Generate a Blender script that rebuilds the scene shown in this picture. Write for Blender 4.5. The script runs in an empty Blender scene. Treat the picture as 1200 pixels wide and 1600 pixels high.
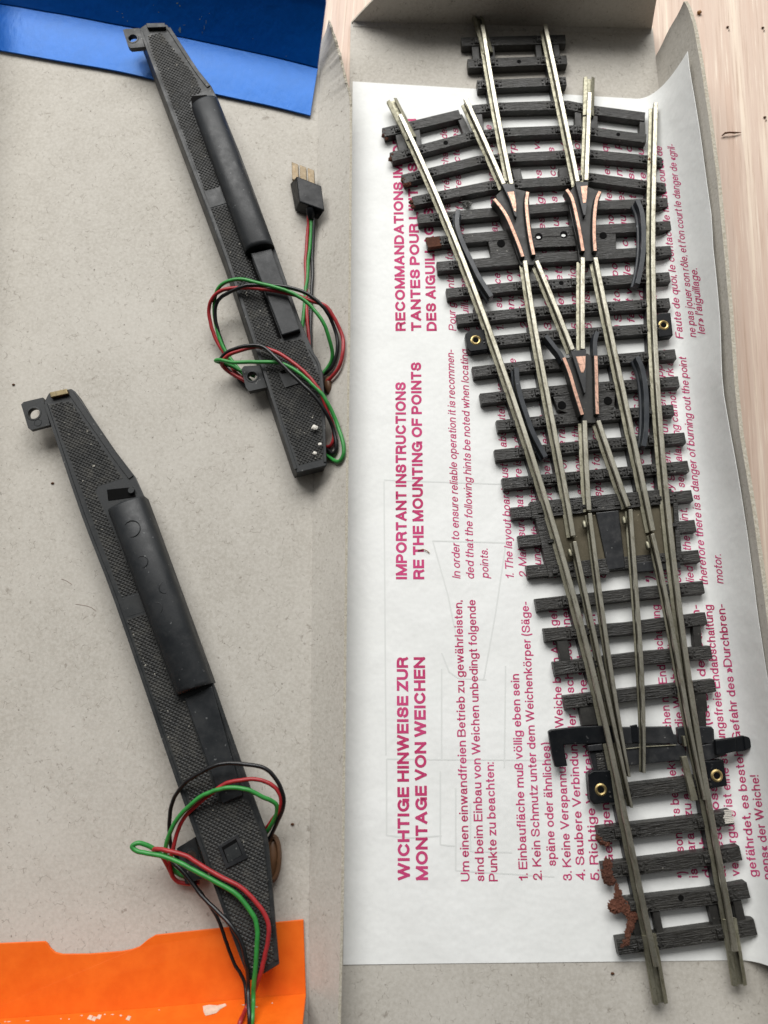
import bpy, math, random
from math import sin, cos, pi, radians, sqrt, atan2
from mathutils import Vector, noise
from mathutils.bvhtree import BVHTree

S = bpy.context.scene
COL = S.collection
random.seed(7)
MM = 0.001            # the scene is measured in millimetres and built in metres

# ------------------------------------------------------------------ camera
TILT = radians(13.0); DIST = 178.0; FPX = 1155.0; CX, CY = 600.0, 800.0
cd = bpy.data.cameras.new('camera'); cam = bpy.data.objects.new('camera', cd); COL.objects.link(cam)
CAM = Vector((0, -DIST * sin(TILT), DIST * cos(TILT)))
cam.location = CAM * MM; cam.rotation_euler = (TILT, 0, 0)
cd.sensor_fit = 'VERTICAL'; cd.sensor_height = 36.0; cd.lens = 36.0 * FPX / 1600.0
cd.clip_start = 0.005; cd.clip_end = 20.0
cd.dof.use_dof = True; cd.dof.focus_distance = 0.176; cd.dof.aperture_fstop = 20.0
S.camera = cam

# ------------------------------------------------------------------ world light
W = bpy.data.worlds.new('World'); S.world = W; W.use_nodes = True
wn = W.node_tree.nodes; wl = W.node_tree.links
bg = wn['Background']
tc = wn.new('ShaderNodeTexCoord'); sp = wn.new('ShaderNodeSeparateXYZ'); wl.new(tc.outputs['Generated'], sp.inputs[0])
mr = wn.new('ShaderNodeMapRange'); mr.interpolation_type = 'SMOOTHSTEP'
mr.inputs['From Min'].default_value = -0.35; mr.inputs['From Max'].default_value = 0.75
wl.new(sp.outputs['Y'], mr.inputs['Value'])
ramp = wn.new('ShaderNodeMix'); ramp.data_type = 'RGBA'
ramp.inputs['A'].default_value = (0.06, 0.055, 0.05, 1); ramp.inputs['B'].default_value = (0.80, 0.82, 0.84, 1)
wl.new(mr.outputs['Result'], ramp.inputs['Factor']); wl.new(ramp.outputs['Result'], bg.inputs['Color'])
bg.inputs['Strength'].default_value = 0.62

def area(name, loc, target, sx, sy, power, col):
    l = bpy.data.lights.new(name, 'AREA'); l.shape = 'RECTANGLE'; l.size = sx; l.size_y = sy
    l.energy = power; l.color = col
    o = bpy.data.objects.new(name, l); COL.objects.link(o)
    o.location = loc; o.rotation_euler = (Vector(target) - Vector(loc)).to_track_quat('-Z', 'Y').to_euler()
    return o
area('window_light', (-0.10, 0.61, 0.57), (0, 0.04, 0), 0.90, 0.43, 10.7, (1.0, 0.985, 0.96))

S.view_settings.view_transform = 'Standard'; S.view_settings.look = 'None'
S.view_settings.exposure = 0.0; S.view_settings.gamma = 1.0
S.render.resolution_x = 768; S.render.resolution_y = 1024

# ------------------------------------------------------------------ measuring helper
RT = Vector((1, 0, 0)); UP = Vector((0, cos(TILT), sin(TILT))); FW = Vector((0, sin(TILT), -cos(TILT)))
def ray(px, py):
    return FW + RT * ((px - CX) / FPX) - UP * ((py - CY) / FPX)
def P(px, py, z):
    """The point at height z (mm) measured at photo position (px, py)."""
    d = ray(px, py); return CAM + d * ((z - CAM.z) / d.z)
def Q(pt):
    v = pt - CAM; k = v.dot(FW); return CX + FPX * v.dot(RT) / k, CY - FPX * v.dot(UP) / k
def lerp(a, b, t): return a + (b - a) * t
def interp(tab, y):
    if y <= tab[0][0]: return tab[0][1]
    for (y0, v0), (y1, v1) in zip(tab, tab[1:]):
        if y <= y1: return lerp(v0, v1, (y - y0) / (y1 - y0))
    return tab[-1][1]

# ------------------------------------------------------------------ materials
def new_mat(name):
    m = bpy.data.materials.new(name); m.use_nodes = True
    return m, m.node_tree.nodes, m.node_tree.links, m.node_tree.nodes['Principled BSDF']
def coords(n, l, scale, rot=(0, 0, 0)):
    g = n.new('ShaderNodeNewGeometry'); mp = n.new('ShaderNodeMapping')
    mp.inputs['Scale'].default_value = scale; mp.inputs['Rotation'].default_value = rot
    mp.inputs['Rotation'].default_value = (0, 0, 0)
    r = n.new('ShaderNodeMapping'); r.inputs['Rotation'].default_value = rot
    l.new(g.outputs['Position'], r.inputs['Vector']); l.new(r.outputs['Vector'], mp.inputs['Vector']); return mp.outputs['Vector']
def tnoise(n, l, vec, scale=1.0, detail=4, rough=0.55, dist=0.0):
    t = n.new('ShaderNodeTexNoise'); t.inputs['Scale'].default_value = scale; t.inputs['Detail'].default_value = detail
    t.inputs['Roughness'].default_value = rough; t.inputs['Distortion'].default_value = dist
    l.new(vec, t.inputs['Vector']); return t.outputs['Fac']
def rng(n, l, v, a, b, c=0.0, d=1.0, smooth=False):
    m = n.new('ShaderNodeMapRange'); m.inputs['From Min'].default_value = a; m.inputs['From Max'].default_value = b
    m.inputs['To Min'].default_value = c; m.inputs['To Max'].default_value = d
    if smooth: m.interpolation_type = 'SMOOTHSTEP'
    l.new(v, m.inputs['Value']); return m.outputs['Result']
def mixc(n, l, f, a, b):
    m = n.new('ShaderNodeMix'); m.data_type = 'RGBA'
    for k, v in (('A', a), ('B', b)):
        if isinstance(v, tuple): m.inputs[k].default_value = v + (1,) if len(v) == 3 else v
        else: l.new(v, m.inputs[k])
    if isinstance(f, float): m.inputs['Factor'].default_value = f
    else: l.new(f, m.inputs['Factor'])
    return m.outputs['Result']
def mathn(n, l, op, a, b=None):
    m = n.new('ShaderNodeMath'); m.operation = op
    for i, v in enumerate((a, b)):
        if v is None: continue
        if isinstance(v, (int, float)): m.inputs[i].default_value = v
        else: l.new(v, m.inputs[i])
    return m.outputs[0]
def bump(n, l, b, h, strength, dist):
    k = n.new('ShaderNodeBump'); k.inputs['Strength'].default_value = strength; k.inputs['Distance'].default_value = dist
    l.new(h, k.inputs['Height']); l.new(k.outputs['Normal'], b.inputs['Normal'])

def mat_board():
    m, n, l, b = new_mat('grey_board')
    v = coords(n, l, (1000, 1000, 1000))
    big = tnoise(n, l, v, 0.035, 4, 0.6); fine = tnoise(n, l, v, 1.3, 6, 0.75)
    c = mixc(n, l, rng(n, l, big, 0.35, 0.65), (0.415, 0.388, 0.34), (0.495, 0.468, 0.418))
    c = mixc(n, l, rng(n, l, fine, 0.38, 0.62, 0, 0.55), c, (0.60, 0.575, 0.525))
    # dark fibres of the recycled pulp
    vd = coords(n, l, (1000, 1000, 1000)); w = n.new('ShaderNodeTexNoise'); w.inputs['Scale'].default_value = 0.55
    w.inputs['Detail'].default_value = 2; l.new(vd, w.inputs['Vector'])
    add = n.new('ShaderNodeVectorMath'); add.operation = 'MULTIPLY_ADD'
    l.new(w.outputs['Color'], add.inputs[0]); add.inputs[1].default_value = (2.6, 2.6, 0); l.new(vd, add.inputs[2])
    vo = n.new('ShaderNodeTexVoronoi'); vo.feature = 'DISTANCE_TO_EDGE'; vo.inputs['Scale'].default_value = 0.5
    l.new(add.outputs[0], vo.inputs['Vector'])
    line = rng(n, l, vo.outputs['Distance'], 0.0, 0.045, 1.0, 0.0)
    msk = rng(n, l, tnoise(n, l, v, 0.6, 3, 0.6), 0.55, 0.60)
    c = mixc(n, l, mathn(n, l, 'MULTIPLY', mathn(n, l, 'MULTIPLY', line, msk), 0.62), c, (0.20, 0.17, 0.14))
    sp_ = rng(n, l, tnoise(n, l, v, 1.1, 1, 0.5), 0.75, 0.79, 0, 0.65)
    c = mixc(n, l, sp_, c, (0.13, 0.11, 0.09))
    l.new(c, b.inputs['Base Color']); b.inputs['Roughness'].default_value = 0.9
    b.inputs['Specular IOR Level'].default_value = 0.2
    bump(n, l, b, fine, 0.35, 0.00008); return m

def mat_torn():
    m, n, l, b = new_mat('torn_board_edge')
    v = coords(n, l, (1000, 1000, 1000)); f = tnoise(n, l, v, 1.6, 5, 0.7)
    l.new(mixc(n, l, rng(n, l, f, 0.35, 0.65), (0.38, 0.34, 0.26), (0.56, 0.53, 0.45)), b.inputs['Base Color'])
    b.inputs['Roughness'].default_value = 0.95; bump(n, l, b, f, 0.8, 0.0003); return m

def mat_print(name, col, col2, rough, spec, bs, worn, tint=(1, 1, 1)):
    m, n, l, b = new_mat(name); b.inputs['Specular Tint'].default_value = tint + (1,)
    v = coords(n, l, (1000, 1000, 1000))
    f = tnoise(n, l, v, 0.25, 4, 0.6)
    c = mixc(n, l, rng(n, l, f, 0.35, 0.65), col, col2)
    sc = tnoise(n, l, coords(n, l, (1500, 500, 900), (0, 0, 0.7)), 0.35, 5, 0.8)
    c = mixc(n, l, rng(n, l, sc, 0.70, 0.735, 0, 0.7), c, worn)
    l.new(c, b.inputs['Base Color']); b.inputs['Roughness'].default_value = rough
    b.inputs['Specular IOR Level'].default_value = spec
    h = tnoise(n, l, coords(n, l, (1000, 520, 1000), (0, 0, 0.15)), 0.75, 3, 0.5)
    bump(n, l, b, h, bs, 0.00012); return m

def mat_wood():
    m, n, l, b = new_mat('pale_wood')
    v = coords(n, l, (1000, 22, 1000), (0, 0, radians(3.0)))
    a = tnoise(n, l, v, 0.30, 5, 0.65, 0.25); f = tnoise(n, l, v, 1.5, 4, 0.7)
    g = tnoise(n, l, coords(n, l, (1000, 60, 1000)), 0.03, 3)
    c = mixc(n, l, rng(n, l, g, 0.35, 0.65), (0.64, 0.505, 0.405), (0.60, 0.45, 0.37))
    c = mixc(n, l, rng(n, l, a, 0.50, 0.62, 0, 0.8), c, (0.60, 0.44, 0.345))
    c = mixc(n, l, rng(n, l, a, 0.47, 0.36, 0, 0.85), c, (0.78, 0.66, 0.53))
    c = mixc(n, l, rng(n, l, f, 0.54, 0.66, 0, 0.75), c, (0.47, 0.33, 0.245))
    c = mixc(n, l, rng(n, l, f, 0.44, 0.33, 0, 0.7), c, (0.80, 0.70, 0.58))
    l.new(c, b.inputs['Base Color']); b.inputs['Roughness'].default_value = 0.6
    bump(n, l, b, f, 0.25, 0.0001); return m

def mat_paper():
    m, n, l, b = new_mat('white_paper')
    v = coords(n, l, (1000, 1000, 1000)); f = tnoise(n, l, v, 0.9, 5, 0.7); g = tnoise(n, l, v, 0.05, 4, 0.6)
    c = mixc(n, l, rng(n, l, g, 0.35, 0.65), (0.81, 0.82, 0.80), (0.85, 0.86, 0.845))
    c = mixc(n, l, rng(n, l, f, 0.4, 0.7, 0, 0.25), c, (0.69, 0.70, 0.685))
    l.new(c, b.inputs['Base Color']); b.inputs['Roughness'].default_value = 0.85
    b.inputs['Specular IOR Level'].default_value = 0.25
    bump(n, l, b, g, 0.8, 0.0008); return m

def mat_ink():
    m, n, l, b = new_mat('crimson_ink')
    v = coords(n, l, (1000, 1000, 1000)); g = tnoise(n, l, v, 0.045, 3, 0.5); f = tnoise(n, l, v, 3.5, 3, 0.7)
    c = mixc(n, l, rng(n, l, g, 0.35, 0.65), (0.47, 0.022, 0.11), (0.58, 0.052, 0.19))
    c = mixc(n, l, rng(n, l, f, 0.55, 0.75, 0, 0.45), c, (0.72, 0.33, 0.42))
    l.new(c, b.inputs['Base Color']); b.inputs['Roughness'].default_value = 0.8; return m

def mat_ghost():
    m, n, l, b = new_mat('show_through_print')
    b.inputs['Base Color'].default_value = (0.715, 0.73, 0.71, 1); b.inputs['Roughness'].default_value = 0.9; return m

def mat_plastic(name, c0, c1, dust, rough, grain=None, bs=0.4, spec=0.5, dustamt=0.6, rot=0.0):
    m, n, l, b = new_mat(name)
    v = coords(n, l, (1000, 1000, 1000)); g = tnoise(n, l, v, 0.14, 4, 0.6); f = tnoise(n, l, v, 2.2, 5, 0.75)
    c = mixc(n, l, rng(n, l, g, 0.35, 0.65), c0, c1)
    c = mixc(n, l, rng(n, l, f, 0.52, 0.78, 0, dustamt), c, dust)
    w = tnoise(n, l, v, 0.9, 2, 0.6)
    c = mixc(n, l, rng(n, l, w, 0.70, 0.74, 0, 0.75), c, tuple(min(1, x * 4.5) for x in dust))
    sm = tnoise(n, l, v, 0.30, 5, 0.7)
    c = mixc(n, l, rng(n, l, sm, 0.50, 0.68, 0, 0.38), c, dust)
    r = rng(n, l, mathn(n, l, 'ADD', mathn(n, l, 'MULTIPLY', g, 0.4), mathn(n, l, 'MULTIPLY', sm, 0.6)), 0.35, 0.65, rough - 0.12, rough + 0.18)
    l.new(r, b.inputs['Roughness']); b.inputs['Specular IOR Level'].default_value = spec
    if grain:
        h = tnoise(n, l, coords(n, l, grain, (0, 0, rot)), 1.0, 3, 0.6, 0.4)
        c = mixc(n, l, rng(n, l, h, 0.50, 0.70, 0, 0.55), c, dust)
        bump(n, l, b, h, bs, 0.00035)
    else:
        bump(n, l, b, f, bs, 0.00006)
    l.new(c, b.inputs['Base Color']); return m

def mat_metal(name, c0, c1, rough, dirt=None, amt=0.5):
    m, n, l, b = new_mat(name)
    v = coords(n, l, (1000, 1000, 1000)); f = tnoise(n, l, v, 1.0, 5, 0.75); g = tnoise(n, l, v, 0.12, 3, 0.6)
    c = mixc(n, l, rng(n, l, g, 0.35, 0.65), c0, c1)
    if dirt: c = mixc(n, l, rng(n, l, f, 0.5, 0.72, 0, amt), c, dirt)
    st = tnoise(n, l, coords(n, l, (1500, 230, 900), (0, 0, radians(-14))), 1.0, 4, 0.7)
    if dirt: c = mixc(n, l, rng(n, l, st, 0.52, 0.66, 0, 0.55), c, dirt)
    l.new(c, b.inputs['Base Color']); b.inputs['Metallic'].default_value = 0.9
    l.new(rng(n, l, f, 0.3, 0.7, rough - 0.06, rough + 0.14), b.inputs['Roughness'])
    bump(n, l, b, f, 0.25, 0.00005); return m

def mat_flat(name, col, rough, spec=0.5, coat=0.0, metal=0.0):
    m, n, l, b = new_mat(name)
    v = coords(n, l, (1000, 1000, 1000)); f = tnoise(n, l, v, 0.7, 4, 0.6)
    d = tuple(x * 0.78 for x in col)
    l.new(mixc(n, l, rng(n, l, f, 0.4, 0.65), col, d), b.inputs['Base Color'])
    b.inputs['Roughness'].default_value = rough; b.inputs['Specular IOR Level'].default_value = spec
    b.inputs['Metallic'].default_value = metal; return m

M = dict(
    board=mat_board(), torn=mat_torn(), wood=mat_wood(), paper=mat_paper(), ink=mat_ink(), ghost=mat_ghost(),
    blue=mat_print('blue_varnished_print', (0.001, 0.085, 0.40), (0.002, 0.098, 0.46), 0.34, 0.62, 0.8, (0.20, 0.36, 0.62), (0.22, 0.50, 1.0)),
    orange=mat_print('orange_print', (0.74, 0.118, 0.004), (0.80, 0.145, 0.007), 0.5, 0.4, 0.25, (0.92, 0.42, 0.12)),
    bluechip=mat_flat('chipped_blue_print', (0.22, 0.30, 0.34), 0.8, 0.2),
    scuff=mat_flat('bare_scuffed_board', (0.72, 0.58, 0.46), 0.9, 0.2),
    sleeper=mat_plastic('sleeper_plastic', (0.009, 0.0085, 0.0075), (0.017, 0.0155, 0.013), (0.056, 0.054, 0.047), 0.44, (330, 3300, 1500), 0.7, 0.5, 0.5, radians(-7)),
    dark=mat_plastic('black_plastic', (0.011, 0.012, 0.014), (0.018, 0.019, 0.021), (0.05, 0.05, 0.048), 0.42, None, 0.25, 0.5, 0.4),
    jet=mat_plastic('glossy_black_plastic', (0.004, 0.005, 0.006), (0.006, 0.007, 0.009), (0.014, 0.014, 0.014), 0.40, None, 0.2, 0.20, 0.3),
    guard=mat_plastic('blue_black_plastic', (0.015, 0.019, 0.024), (0.022, 0.027, 0.033), (0.05, 0.055, 0.06), 0.42, None, 0.2, 0.5, 0.35),
    frogplate=mat_plastic('frog_plastic', (0.013, 0.0125, 0.011), (0.021, 0.020, 0.018), (0.05, 0.048, 0.042), 0.5, None, 0.35, 0.45, 0.5),
    olive=mat_plastic('dusty_olive_base', (0.100, 0.088, 0.058), (0.130, 0.112, 0.076), (0.19, 0.165, 0.12), 0.8, None, 0.6, 0.25, 0.6),
    motor=mat_plastic('motor_plastic', (0.013, 0.015, 0.016), (0.020, 0.022, 0.023), (0.050, 0.050, 0.047), 0.50, None, 0.4, 0.42, 0.45),
    knurl=mat_plastic('knurled_plastic', (0.018, 0.019, 0.019), (0.027, 0.027, 0.026), (0.105, 0.10, 0.085), 0.55, None, 0.25, 0.42, 0.8),
    barrel=mat_plastic('barrel_plastic', (0.010, 0.012, 0.014), (0.015, 0.017, 0.019), (0.030, 0.031, 0.031), 0.46, None, 0.3, 0.38, 0.35),
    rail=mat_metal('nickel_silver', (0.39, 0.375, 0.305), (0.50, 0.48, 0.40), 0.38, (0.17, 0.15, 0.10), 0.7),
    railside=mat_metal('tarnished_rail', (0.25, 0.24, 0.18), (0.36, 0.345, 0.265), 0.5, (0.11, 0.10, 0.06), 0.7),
    railweb=mat_metal('shaded_rail_web', (0.07, 0.065, 0.05), (0.10, 0.09, 0.065), 0.6, (0.03, 0.027, 0.02), 0.7),  # shade between rail head and foot put into a darker web colour
    copper=mat_metal('bare_copper', (0.48, 0.285, 0.21), (0.60, 0.38, 0.29), 0.5, (0.17, 0.125, 0.10), 0.9),
    brass=mat_metal('brass', (0.44, 0.33, 0.14), (0.55, 0.43, 0.20), 0.34, (0.16, 0.10, 0.04), 0.6),
    oldbrass=mat_metal('dull_brass', (0.20, 0.16, 0.085), (0.27, 0.22, 0.13), 0.5, (0.08, 0.07, 0.05), 0.5),
    contact=mat_metal('plug_contact_metal', (0.15, 0.12, 0.08), (0.21, 0.17, 0.12), 0.52, (0.25, 0.18, 0.10), 0.4),
    coil=mat_flat('copper_coil_wire', (0.12, 0.058, 0.026), 0.5),
    rust=mat_plastic('rust', (0.060, 0.026, 0.018), (0.115, 0.046, 0.030), (0.19, 0.088, 0.055), 0.95, None, 1.0, 0.2, 0.6),
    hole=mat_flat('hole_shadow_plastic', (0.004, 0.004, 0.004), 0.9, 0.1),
    red=mat_flat('red_insulation', (0.36, 0.022, 0.026), 0.42), green=mat_flat('green_insulation', (0.030, 0.25, 0.045), 0.42),
    black=mat_flat('black_insulation', (0.008, 0.008, 0.009), 0.36),
    flake=mat_flat('pale_paint_flake', (0.72, 0.69, 0.62), 0.8), brownbit=mat_flat('brown_bark', (0.10, 0.045, 0.022), 0.9, 0.2),
    tan=mat_flat('tan_crumb', (0.32, 0.17, 0.075), 0.85, 0.2), fluff=mat_flat('dark_fluff', (0.10, 0.10, 0.09), 0.5, 0.5),
    hair=mat_flat('fine_hair', (0.20, 0.11, 0.08), 0.7),
)

# ------------------------------------------------------------------ objects and mesh building
def tag(o, label=None, cat=None, group=None, kind=None):
    if label: o['label'] = label
    if cat: o['category'] = cat
    if group: o['group'] = group
    if kind: o['kind'] = kind
    return o
def thing(name, label, cat, loc, group=None):
    o = bpy.data.objects.new(name, None); COL.objects.link(o); o.location = Vector(loc) * MM
    o.empty_display_size = 0.005
    return tag(o, label, cat, group)
def world_loc(o):
    v = Vector((0, 0, 0))
    while o is not None: v = v + o.location; o = o.parent
    return v

class MB:
    def __init__(s): s.v = []; s.f = []; s.mi = []; s.mat = 0
    def add(s, vs, fs):
        k = len(s.v); s.v += [Vector(v) for v in vs]; s.f += [tuple(i + k for i in f) for f in fs]; s.mi += [s.mat] * len(fs)
    def prism(s, top, bot):
        n = len(top)
        s.add(list(top) + list(bot), [tuple(range(n)), tuple(range(2 * n - 1, n - 1, -1))] +
              [(i, n + i, n + (i + 1) % n, (i + 1) % n) for i in range(n)])
    def slab(s, top, th):
        s.prism(top, [Vector((p[0], p[1], p[2] - th)) for p in top])
    def tube(s, path, r, n=8, caps=True):
        path = [Vector(p) for p in path]; vs = []; u = None
        for i, p in enumerate(path):
            d = (path[min(i + 1, len(path) - 1)] - path[max(i - 1, 0)]).normalized()
            if u is None: u = d.orthogonal().normalized()
            else: u = (u - d * u.dot(d)).normalized()
            w = d.cross(u)
            rr = r[i] if isinstance(r, list) else r
            vs += [p + (u * cos(2 * pi * k / n) + w * sin(2 * pi * k / n)) * rr for k in range(n)]
        fs = []
        for i in range(len(path) - 1):
            for k in range(n):
                a = i * n + k; b = i * n + (k + 1) % n; fs.append((a, b, b + n, a + n))
        if caps: fs += [tuple(range(n - 1, -1, -1)), tuple(range((len(path) - 1) * n, len(path) * n))]
        s.add(vs, fs)
    def extrude(s, path, prof, widths=None):
        """prof: closed loop of (sideways, up) swept along a path of ground points."""
        path = [Vector(p) for p in path]; n = len(prof); vs = []
        for i, p in enumerate(path):
            d = path[min(i + 1, len(path) - 1)] - path[max(i - 1, 0)]; d.z = 0; d.normalize()
            side = Vector((d.y, -d.x, 0)); k = widths[i] if widths else 1.0
            vs += [p + side * (a * k) + Vector((0, 0, b)) for a, b in prof]
        fs = []
        for i in range(len(path) - 1):
            for j in range(n):
                a = i * n + j; b = i * n + (j + 1) % n; fs.append((a, a + n, b + n, b))
        fs += [tuple(range(n)), tuple(range(len(path) * n - 1, (len(path) - 1) * n - 1, -1))]
        s.add(vs, fs)
    def lathe(s, c, prof, n=20):
        c = Vector(c); m = len(prof); vs = []
        for k in range(n):
            a = 2 * pi * k / n
            vs += [c + Vector((r * cos(a), r * sin(a), z)) for r, z in prof]
        fs = []
        for k in range(n):
            for j in range(m - 1):
                a = k * m + j; b = ((k + 1) % n) * m + j; fs.append((a, b, b + 1, a + 1))
        s.add(vs, fs)
    def disc(s, c, r, th, n=18, ry=None):
        c = Vector(c); ry = ry or r
        s.slab([c + Vector((r * cos(2 * pi * k / n), ry * sin(2 * pi * k / n), 0)) for k in range(n)], th)
    def blob(s, c, r, seed, amp=0.45, sq=(1, 1, 1), n=3, freq=1.3):
        import bmesh
        bm = bmesh.new(); bmesh.ops.create_icosphere(bm, subdivisions=n, radius=1.0)
        vs = []
        for v in bm.verts:
            k = 1 + amp * noise.noise(v.co * freq * 1.6 + Vector((seed * 7.1, seed * 3.3, 0))) + amp * 0.4 * noise.noise(v.co * 5 + Vector((seed, 0, 0)))
            vs.append(Vector(c) + Vector((v.co.x * sq[0], v.co.y * sq[1], v.co.z * sq[2])) * r * k)
        fs = [tuple(v.index for v in f.verts) for f in bm.faces]; bm.free(); s.add(vs, fs)
    def build(s, name, mats, parent=None, bevel=0.0, smooth=False, seg=2):
        me = bpy.data.meshes.new(name); o = bpy.data.objects.new(name, me); COL.objects.link(o)
        org = world_loc(parent) if parent else Vector((0, 0, 0))
        if parent: o.parent = parent
        me.from_pydata([v * MM - org for v in s.v], [], s.f)
        for m in (mats if isinstance(mats, (list, tuple)) else [mats]): me.materials.append(m)
        for p, i in zip(me.polygons, s.mi): p.material_index = i; p.use_smooth = smooth
        me.validate(); me.update()
        import bmesh
        bm = bmesh.new(); bm.from_mesh(me); bmesh.ops.recalc_face_normals(bm, faces=bm.faces); bm.to_mesh(me); bm.free()
        if bevel:
            b = o.modifiers.new('bevel', 'BEVEL'); b.width = bevel * MM; b.segments = seg; b.limit_method = 'ANGLE'; b.angle_limit = radians(40)
        if smooth: 
            try: me.set_sharp_from_angle(angle=radians(38))
            except Exception: pass
        return o

def split(o):
    e = o.modifiers.new('split', 'EDGE_SPLIT'); e.split_angle = radians(50)
def spline(pts, n=8):
    """Catmull-Rom through a list of Vectors."""
    p = [pts[0] * 2 - pts[1]] + list(pts) + [pts[-1] * 2 - pts[-2]]; out = []
    for i in range(1, len(p) - 2):
        for k in range(n):
            t = k / n
            out.append(0.5 * ((2 * p[i]) + (-p[i - 1] + p[i + 1]) * t + (2 * p[i - 1] - 5 * p[i] + 4 * p[i + 1] - p[i + 2]) * t * t +
                              (-p[i - 1] + 3 * p[i] - 3 * p[i + 1] + p[i + 2]) * t ** 3))
    out.append(Vector(pts[-1])); return out
def polyfit(pts, deg):
    """Least squares x(y) through measured points, so that a rail runs in one smooth curve."""
    ys = [p[1] for p in pts]; y0 = sum(ys) / len(ys); sc = (max(ys) - min(ys)) / 2 or 1
    n = deg + 1; A = [[0.0] * (n + 1) for _ in range(n)]
    for x, y in pts:
        t = (y - y0) / sc; row = [t ** k for k in range(n)]
        for i in range(n):
            for j in range(n): A[i][j] += row[i] * row[j]
            A[i][n] += row[i] * x
    for i in range(n):
        pv = max(range(i, n), key=lambda r: abs(A[r][i])); A[i], A[pv] = A[pv], A[i]
        for r in range(n):
            if r != i:
                k = A[r][i] / A[i][i]
                for c in range(i, n + 1): A[r][c] -= k * A[i][c]
    co = [A[i][n] / A[i][i] for i in range(n)]
    return lambda y: sum(c * ((y - y0) / sc) ** k for k, c in enumerate(co))

# ================================================================== SETTING: table
mb = MB(); mb.add([(-600, -600, 0), (600, -600, 0), (600, 700, 0), (-600, 700, 0)], [(0, 1, 2, 3)])
o = mb.build('table_top', M['wood']); tag(o, 'pale pinkish wooden table top with fine straight grain', 'table', kind='structure')

ZF = 1.0     # inside of the cardboard
def rough_strip(mb, a, b, th, h, n=60, seed=0):
    pass

# ================================================================== LEFT TRAY
tray = thing('cardboard_tray', 'grey cardboard tray with blue end panel and orange end panel holding two black motors', 'box', (-60, 0, 0))
wall_x = [(-200, 503), (30, 502), (180, 497), (400, 494), (700, 490), (1000, 487), (1440, 483), (1600, 481), (1900, 478)]   # floor crease at the ridge
ys = [-60, 30, 100, 180, 300, 500, 700, 900, 1100, 1300, 1500, 1650, 1850]
mb = MB()
ring = [P(interp(wall_x, y), y, ZF) for y in ys]
lft = [P(x, y, ZF) for x, y in ((-40, -60), (-75, 800), (-110, 1850))]
top = ring + lft[::-1]
mb.slab(top, 0.9)
mb.build('floor_panel', M['board'], tray)
# leaning wall along the fold between the two trays, its far end torn
edge = [(513, 33, 7.6), (519, 52, 7.6), (526, 74, 7.6), (531, 92, 7.6), (536, 112, 7.6), (539, 126, 7.6), (545, 146, 7.6), (546.5, 165, 7.6), (546.5, 240, 7.6), (544.5, 450, 7.6), (541, 700, 7.6), (537.5, 1000, 7.6), (533, 1400, 7.6), (528, 1600, 7.6), (522, 1850, 7.6)]
def wall_grid(name, base, topl, th_dir, mat, parent, nv=6, bulge=0.0, th=0.6, bumpy=0.25):
    mb = MB(); n = len(base); vs = []
    for i in range(n):
        for j in range(nv + 1):
            t = j / nv; p = base[i].lerp(topl[i], t)
            w = bulge * sin(pi * t) + bumpy * (noise.noise(Vector((p.y * 0.05, p.z * 0.12, 3.1))) ) * sin(pi * t)
            vs.append(p + th_dir * w)
    k = len(vs); vs += [v + th_dir * th for v in vs]
    fs = []; m = nv + 1
    for i in range(n - 1):
        for j in range(nv):
            a = i * m + j
            fs.append((a, a + 1, a + m + 1, a + m)); fs.append((k + a, k + a + m, k + a + m + 1, k + a + 1))
    mb.add(vs, fs); mb.mat = 1
    rim = []
    for i in range(n - 1):
        a = i * m + nv; rim.append((a, k + a, k + a + m, a + m)); b = i * m; rim.append((b, b + m, k + b + m, k + b))
    for i in (0, n - 1):
        for j in range(nv):
            a = i * m + j; rim.append((a, a + 1, k + a + 1, k + a))
    kk = len(mb.v) - len(vs)
    mb.f += rim; mb.mi += [1] * len(rim)
    return mb.build(name, [mat, M['torn']], parent, smooth=True)
fine = []
for a, b in zip(edge, edge[1:]):
    for k in range(6):
        t = k / 6; fine.append(tuple(lerp(a[i], b[i], t) for i in range(3)))
fine.append(edge[-1])
base = []; topl = []
for x, y, z in fine:
    jag = 0.30 * noise.noise(Vector((y * 0.16, 0, 5))) if y > 150 else 1.8 * noise.noise(Vector((y * 0.13, 0, 2)))
    topl.append(P(x, y, z) + Vector((0, 0, jag * 0.5)))
for t_ in topl:
    px, py = Q(Vector((t_.x, t_.y, ZF)))
    py = max(py, -60); bx = P(interp(wall_x, py), py, ZF + 0.05); base.append(Vector((bx.x, t_.y, ZF + 0.05)))
wall_grid('side_wall', base, topl, Vector((0.85, 0, -0.25)).normalized(), M['board'], tray, nv=6, bulge=0.3)
mb = MB(); k = 0     # frayed pulp along the torn end of this wall
tp = [p for p in topl if Q(p)[1] < 168]
for a_, b_ in zip(tp, tp[1:]):
    for t_ in (.0, .5):
        k += 1; p = a_.lerp(b_, t_) + Vector((.25, 0, -.1)); mb.blob(p, .30 + .22 * abs(noise.noise(p * .5)), k, .7, (.9, 1.6, .8), 2, 2.0)
mb.build('torn_edge', M['torn'], tray, smooth=True)
# the fold line pressed along this wall
# left outer wall, just outside the picture
bl = [P(x, y, ZF + 0.05) for x, y in ((-2, -60), (-4, 40), (-8, 120), (-22, 300), (-48, 800), (-75, 1300), (-95, 1800))]
wall_grid('side_wall', bl, [b + Vector((-2.0, 0, 15.0)) for b in bl], Vector((-1, 0, 0)), M['board'], tray, nv=4)

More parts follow.
